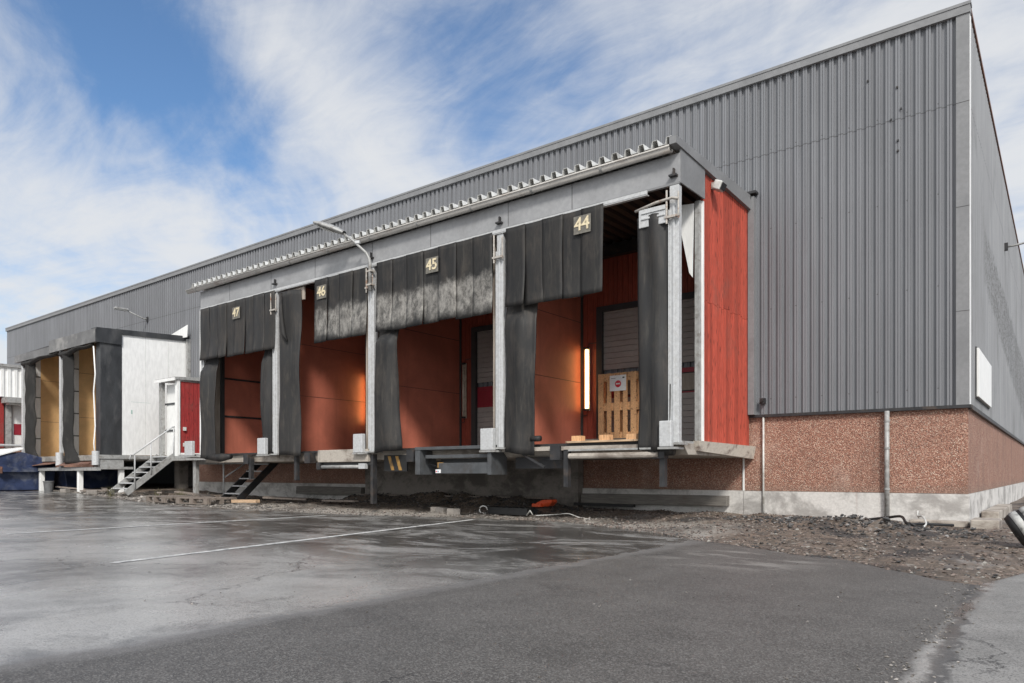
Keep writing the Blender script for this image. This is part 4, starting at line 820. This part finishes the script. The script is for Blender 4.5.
# ------------------------------------------------------------------ timber, kerbs, pallets on the ground
def solo(mb, name, m, label, cat, group=None, **k): return tag(mb.build(name, m, None, **k), label, cat, group)
solo(MB().hexa([(-7.3,WY-.17,.17),(-4.45,WY-.17,.2),(-4.45,WY-.03,.2),(-7.3,WY-.03,.17)], [(-7.3,WY-.15,.36),(-4.45,WY-.15,.37),(-4.45,WY-.03,.37),(-7.3,WY-.03,.36)]), 'timber_beam', 'beam', 'long grey timber beam along the wall foot below bay 44', 'beam', 'timber beams along the wall foot', bevel=.008)
solo(MB().hexa([(-16.2,WY-.17,.2),(-13.6,WY-.17,.2),(-13.6,WY-.03,.2),(-16.2,WY-.03,.2)], [(-16.2,WY-.15,.40),(-13.6,WY-.15,.40),(-13.6,WY-.03,.40),(-16.2,WY-.03,.40)]), 'timber_beam', 'beam', 'grey timber beam along the wall foot below bays 46 and 47', 'beam', 'timber beams along the wall foot', bevel=.008)
solo(MB().bar((-13.2,11.3,.24), (-7.8,11.35,.27), .12, .035), 'timber_board', 'old_pallet', 'long dark thin board lying on the dirt heap below bay 45', 'board')
solo(MB().bar((-7.35,11.5,.17), (-6.1,11.5,.16), .1, .05), 'timber_board', 'hose_black', 'short black board lying against the timber beam below bay 44', 'board')
k1 = solo(MB().hexa([(CX+.04,13.2,-.1),(CX+.28,13.2,-.1),(CX+.28,16.6,-.1),(CX+.04,16.6,-.1)], [(CX+.04,13.2,.16),(CX+.27,13.2,.16),(CX+.27,16.6,.16),(CX+.04,16.6,.16)]), 'concrete_kerb', 'slab', 'long concrete kerb lying against the side wall foot', 'kerb', 'concrete kerbs by the building corner', bevel=.015)
solo(MB().box(-1.0, -.68, 11.3, 11.9, -.05, .13), 'concrete_kerb', 'slab', 'short concrete kerb block in front of the building corner', 'kerb', 'concrete kerbs by the building corner', bevel=.015)
solo(MB().box(-1.75, -1.04, 11.45, 11.68, -.05, .09), 'concrete_kerb', 'slab', 'low concrete kerb piece along the front wall left of the corner', 'kerb', 'concrete kerbs by the building corner', bevel=.015)
g1 = make_pallet('old_pallet', 'grey flat pallet on the ground in front of the red shed', group='old pallets on the ground'); g1.location = (-17.55, 8.95, .04); g1.rotation_euler.z = R(-8)
g2 = copy_tree(g1); g2.location = (-16.1, 9.05, .03); g2.rotation_euler.z = R(5); g2['label'] = 'darker flat pallet on the ground in front of the leaning ladder stairs'
for ch in [o for o in bpy.data.objects if o.parent == g2]: pass
solo(MB().bar((-15.2,9.2,.10), (-14.3,9.25,.12), .12, .07), 'wood_block', 'plank', 'orange brown piece of wood on the ground right of the flat pallets', 'wood', bevel=.006)
# concrete blocks in front of bay 45
cb0 = None
for i, (x, y, r, l_) in enumerate([(-9.25,9.75,20,'dark concrete block on the dirt edge below bay 45, leftmost of the row'),(-8.95,9.55,-10,'dark concrete block second from the left of the row below bay 45'),(-8.62,9.5,35,'dark concrete block right of the end of the white line'),(-23.0,8.6,15,'concrete block beside the foot of the white dock stairs'),(-21.6,8.75,80,'concrete block under the foot of the white dock stairs')]):
    if cb0 is None: cb0 = MB().box(-.12,.12,-.08,.08,0,.12).build('concrete_block', 'pit', None, bevel=.012); o = cb0
    else: o = cb0.copy(); col.objects.link(o)
    o.location = (x, y, gz(x)); o.rotation_euler.z = R(r); tag(o, l_, 'block', 'loose concrete blocks on the ground')
# black plastic crate piece + orange plastic piece
ct = thing('crate_wreck', 'crushed black and white plastic tray lying at the asphalt edge below bay 45', 'debris', (-7.6, 9.9, .02))
mb = MB()
for k in range(7): mb.box(-8.05+k*.13, -8.02+k*.13, 9.78, 10.05, .02, .16)
mb.box(-8.05, -7.2, 9.76, 9.79, .03, .15); mb.box(-8.05, -7.2, 10.04, 10.07, .03, .14); mb.build('tray', 'hose_black', ct, bevel=.004)
MB().tube([(-8.12+.09*math.cos(a/3), 9.72, .1+.07*math.sin(a/3)) for a in range(0, 17)], .012, 6).build('white_rim', 'hose_white', ct, smooth=True)
MB().tube([(-7.2,9.75,.03),(-7.1,9.72,.12),(-7.05,9.72,.05)], .012, 6).build('white_strip', 'hose_white', ct, smooth=True)
orr = MB(); orr.prism([(0,0,0),(.3,.05,.0),(.42,.0,.08),(.4,.0,.13),(.2,0,.12),(.06,0,.06)], (0,0,0), (0,.18,0)); orr.box(.0,.2,-.05,.1,-.01,.05)
o = solo(orr, 'plastic_fragment', 'orange', 'bright orange plastic fragment on the dirt below the bay 44 and 45 post', 'debris', bevel=.01); o.location = (-7.75, 10.7, .14)
# cables and pipes by the corner
def curve(pts, n=8):
    out = []
    for i in range(len(pts)-1):
        p0, p1, p2, p3 = [Vector(pts[max(0,min(len(pts)-1,k))]) for k in (i-1,i,i+1,i+2)]
        for j in range(n): t = j/n; out.append(.5*((2*p1)+(p2-p0)*t+(2*p0-5*p1+4*p2-p3)*t*t+(3*p1-p0-3*p2+p3)*t*t*t))
    out.append(Vector(pts[-1])); return out
def cable(pts, r, m, label): solo(MB().tube(curve(pts), r, 8), 'cable', m, label, 'cable', 'loose cables and pipes on the ground', smooth=True)
cable([(-2.25,11.3,.08),(-1.95,11.2,.13),(-1.75,10.9,.16),(-1.6,10.4,.10),(-1.45,10.6,.09),(-1.15,10.9,.07)], .018, 'hose_black', 'black cable curling on the dirt between the downpipe and the corner')
cable([(-1.63,11.5,.12),(-1.62,11.35,.22),(-1.6,11.2,.16),(-1.5,10.9,.17),(-1.42,10.6,.10),(-1.43,10.45,.06)], .012, 'hose_white', 'white bent pipe piece poking out of the dirt by the corner')
cable([(-2.95,11.0,.07),(-2.7,10.8,.08),(-2.35,10.65,.08)], .025, 'hose_black', 'short black hose left of the grey downpipe')
cable([(-6.9,9.6,.05),(-6.6,9.75,.07),(-6.3,9.65,.10),(-6.05,9.6,.05),(-5.8,9.55,.03)], .007, 'hose_white', 'thin pale wire strewn along the asphalt edge below bay 44')
# striped roll at right
br = thing('plastic_barrel', 'tipped black barrel with white bands at the right edge', 'barrel', (-.2, 8.3, 0))
c = Vector((-.41, 8.75, .16)); ax = Vector((.80, .12, .48)).normalized(); L = .75; rad = .17
prof = [(0,.9),(.04,1),(.12,1.0)]
MB().tube([c+ax*t for t in (0,.04,.2,.45,.72,.75)], [rad*.9, rad, rad*1.03, rad*1.03, rad, rad*.9], 28).build('drum', 'hose_black', br, smooth=True)
M['band'] = simple('scuffed_white_band', (.42,.42,.40), .2, 16, .6, dirt=(.06,.06,.06), dirt_amt=.9)
for t in (.05, .15, .25, .36, .5): MB().tube([c+ax*t, c+ax*(t+.035), c+ax*(t+.07)], [rad*1.04, rad*1.075, rad*1.04], 28).build('white_band', 'band', br, smooth=True)

bd = None
for i, (x, y, z, r, L_, l_) in enumerate([(-23.9,9.3,.24,40,1.3,'grey board lying askew under the white dock platform'),(-22.6,9.5,.26,-20,1.1,'grey board under the white dock beside the right pillar'),(-21.9,8.95,.22,10,1.2,'flat grey board in front of the white dock right pillar'),(-18.9,9.4,.18,-35,1.0,'grey board in the rubble right of the white dock stairs'),(-18.2,9.9,.16,12,1.4,'grey board lying in the rubble under the shed platform'),(-14.2,9.9,.14,25,1.1,'dark board on the dirt right of the leaning ladder stairs'),(-12.4,10.0,.12,-8,1.3,'weathered board on the dirt below the bay 46 leveler')]):
    if bd is None: bd = MB().box(-.5,.5,-.06,.06,-.02,.02).build('timber_board', 'old_pallet', None, bevel=.004); o = bd
    else: o = bd.copy(); col.objects.link(o)
    o.location = (x, y, z+.03); o.rotation_euler = (R(4*(i%3)), R(5-3*(i%4)), R(r)); o.scale.x = L_; tag(o, l_, 'board', 'loose boards on the rubble')
# rubble: gravel and broken asphalt
def rock(mb, x, y, z, s, rnd):
    vs = []; phi = [(1,0,0),(-1,0,0),(0,1,0),(0,-1,0),(0,0,1),(0,0,-1)]
    a = rnd.uniform(0, 3); M3 = Matrix.Rotation(a, 3, 'Z') @ Matrix.Rotation(rnd.uniform(-.6,.6), 3, 'X')
    for p in phi: v = M3 @ Vector((p[0]*s*rnd.uniform(.6,1.4), p[1]*s*rnd.uniform(.6,1.4), p[2]*s*rnd.uniform(.35,.7))); vs.append((x+v.x, y+v.y, z+v.z))
    mb.add(vs, [(0,2,4),(2,1,4),(1,3,4),(3,0,4),(2,0,5),(1,2,5),(3,1,5),(0,3,5)])
rnd = random.Random(5)
mb = MB()
for _ in range(14000):
    x = rnd.uniform(-22, 1.0) if rnd.random() < .5 else rnd.uniform(-7, 0); e = edge_n(x); y = e-.02+(WY+.0-e)*rnd.random()**1.2
    if x > CX: y = e+rnd.random()*6
    rock(mb, x, y, dirt_h(x, y)+.002, rnd.uniform(.006,.02)*(1.6 if rnd.random() < .1 else 1), rnd)
kind(mb.build('gravel', 'rubble'), 'stuff')
mb = MB()
for _ in range(3200):
    q = rnd.random()
    if q < .35: x, y = rnd.gauss(-1.9, .55), rnd.gauss(9.9, .55)
    elif q < .5: x, y = rnd.gauss(-3.0, .5), rnd.gauss(10.6, .35)
    elif q < .85: x, y = rnd.uniform(-14, -6.8), rnd.gauss(11.0, .4)
    else: x, y = rnd.uniform(-20, -13), rnd.gauss(10.2, .7)
    if y > WY-.1 or y < edge_n(x)+.1: continue
    rock(mb, x, y, dirt_h(x, y)+.01, rnd.uniform(.010,.032)*(2 if rnd.random() < .06 else 1), rnd)
kind(mb.build('broken_asphalt', 'chunks'), 'stuff')
mb = MB()
for _ in range(1100):
    far = rnd.random() < .45; x = rnd.uniform(-24, -13) if far else rnd.uniform(-13.5, -5); y = edge_n(x)+abs(rnd.gauss(.3, .5 if far else .25)); rock(mb, x, y, dirt_h(x, y)+.008, rnd.uniform(.008,.03)*(1.9 if far else 1), rnd)
kind(mb.build('concrete_rubble', 'pale'), 'stuff')
# asphalt crumbs on the yard
mb = MB()
for _ in range(500):
    x = rnd.uniform(-9, -.4); y = rnd.uniform(2.0, edge(x)); 
    if rnd.random() < .5: x = -.48+rnd.gauss(0,.06); y = rnd.uniform(2.5,5.7)
    rock(mb, x, y, gz(x)+.003, rnd.uniform(.003,.009), rnd)
kind(mb.build('asphalt_crumbs', 'pale'), 'stuff')
# weeds
for i, (x, y, l_) in enumerate([(-19.6,9.6,'dry weed tuft right of the white dock stairs'),(-19.0,9.9,'dry weed tuft under the shed platform edge'),(-18.3,9.6,'dry weed tuft behind the flat grey pallet'),(-20.5,8.8,'small weed tuft at the foot of the handrail post')]):
    mb = MB()
    for k in range(34):
        a = rnd.uniform(0, 6.28); r = rnd.uniform(.0,.12); h = rnd.uniform(.12,.36); p = Vector((x+r*math.cos(a), y+r*math.sin(a), gz(x)-.02)); q = p+Vector((rnd.uniform(-.12,.12), rnd.uniform(-.12,.12), h)); s = Vector((math.sin(a),-math.cos(a),0))*.006
        mb.add([p-s, p+s, (p+q)/2+s*.8+Vector((0,0,.03)), (p+q)/2-s*.8+Vector((0,0,.03)), q], [(0,1,2,3),(3,2,4)])
    solo(mb, 'weed', 'moss', l_, 'weed', 'dry weeds by the dock')
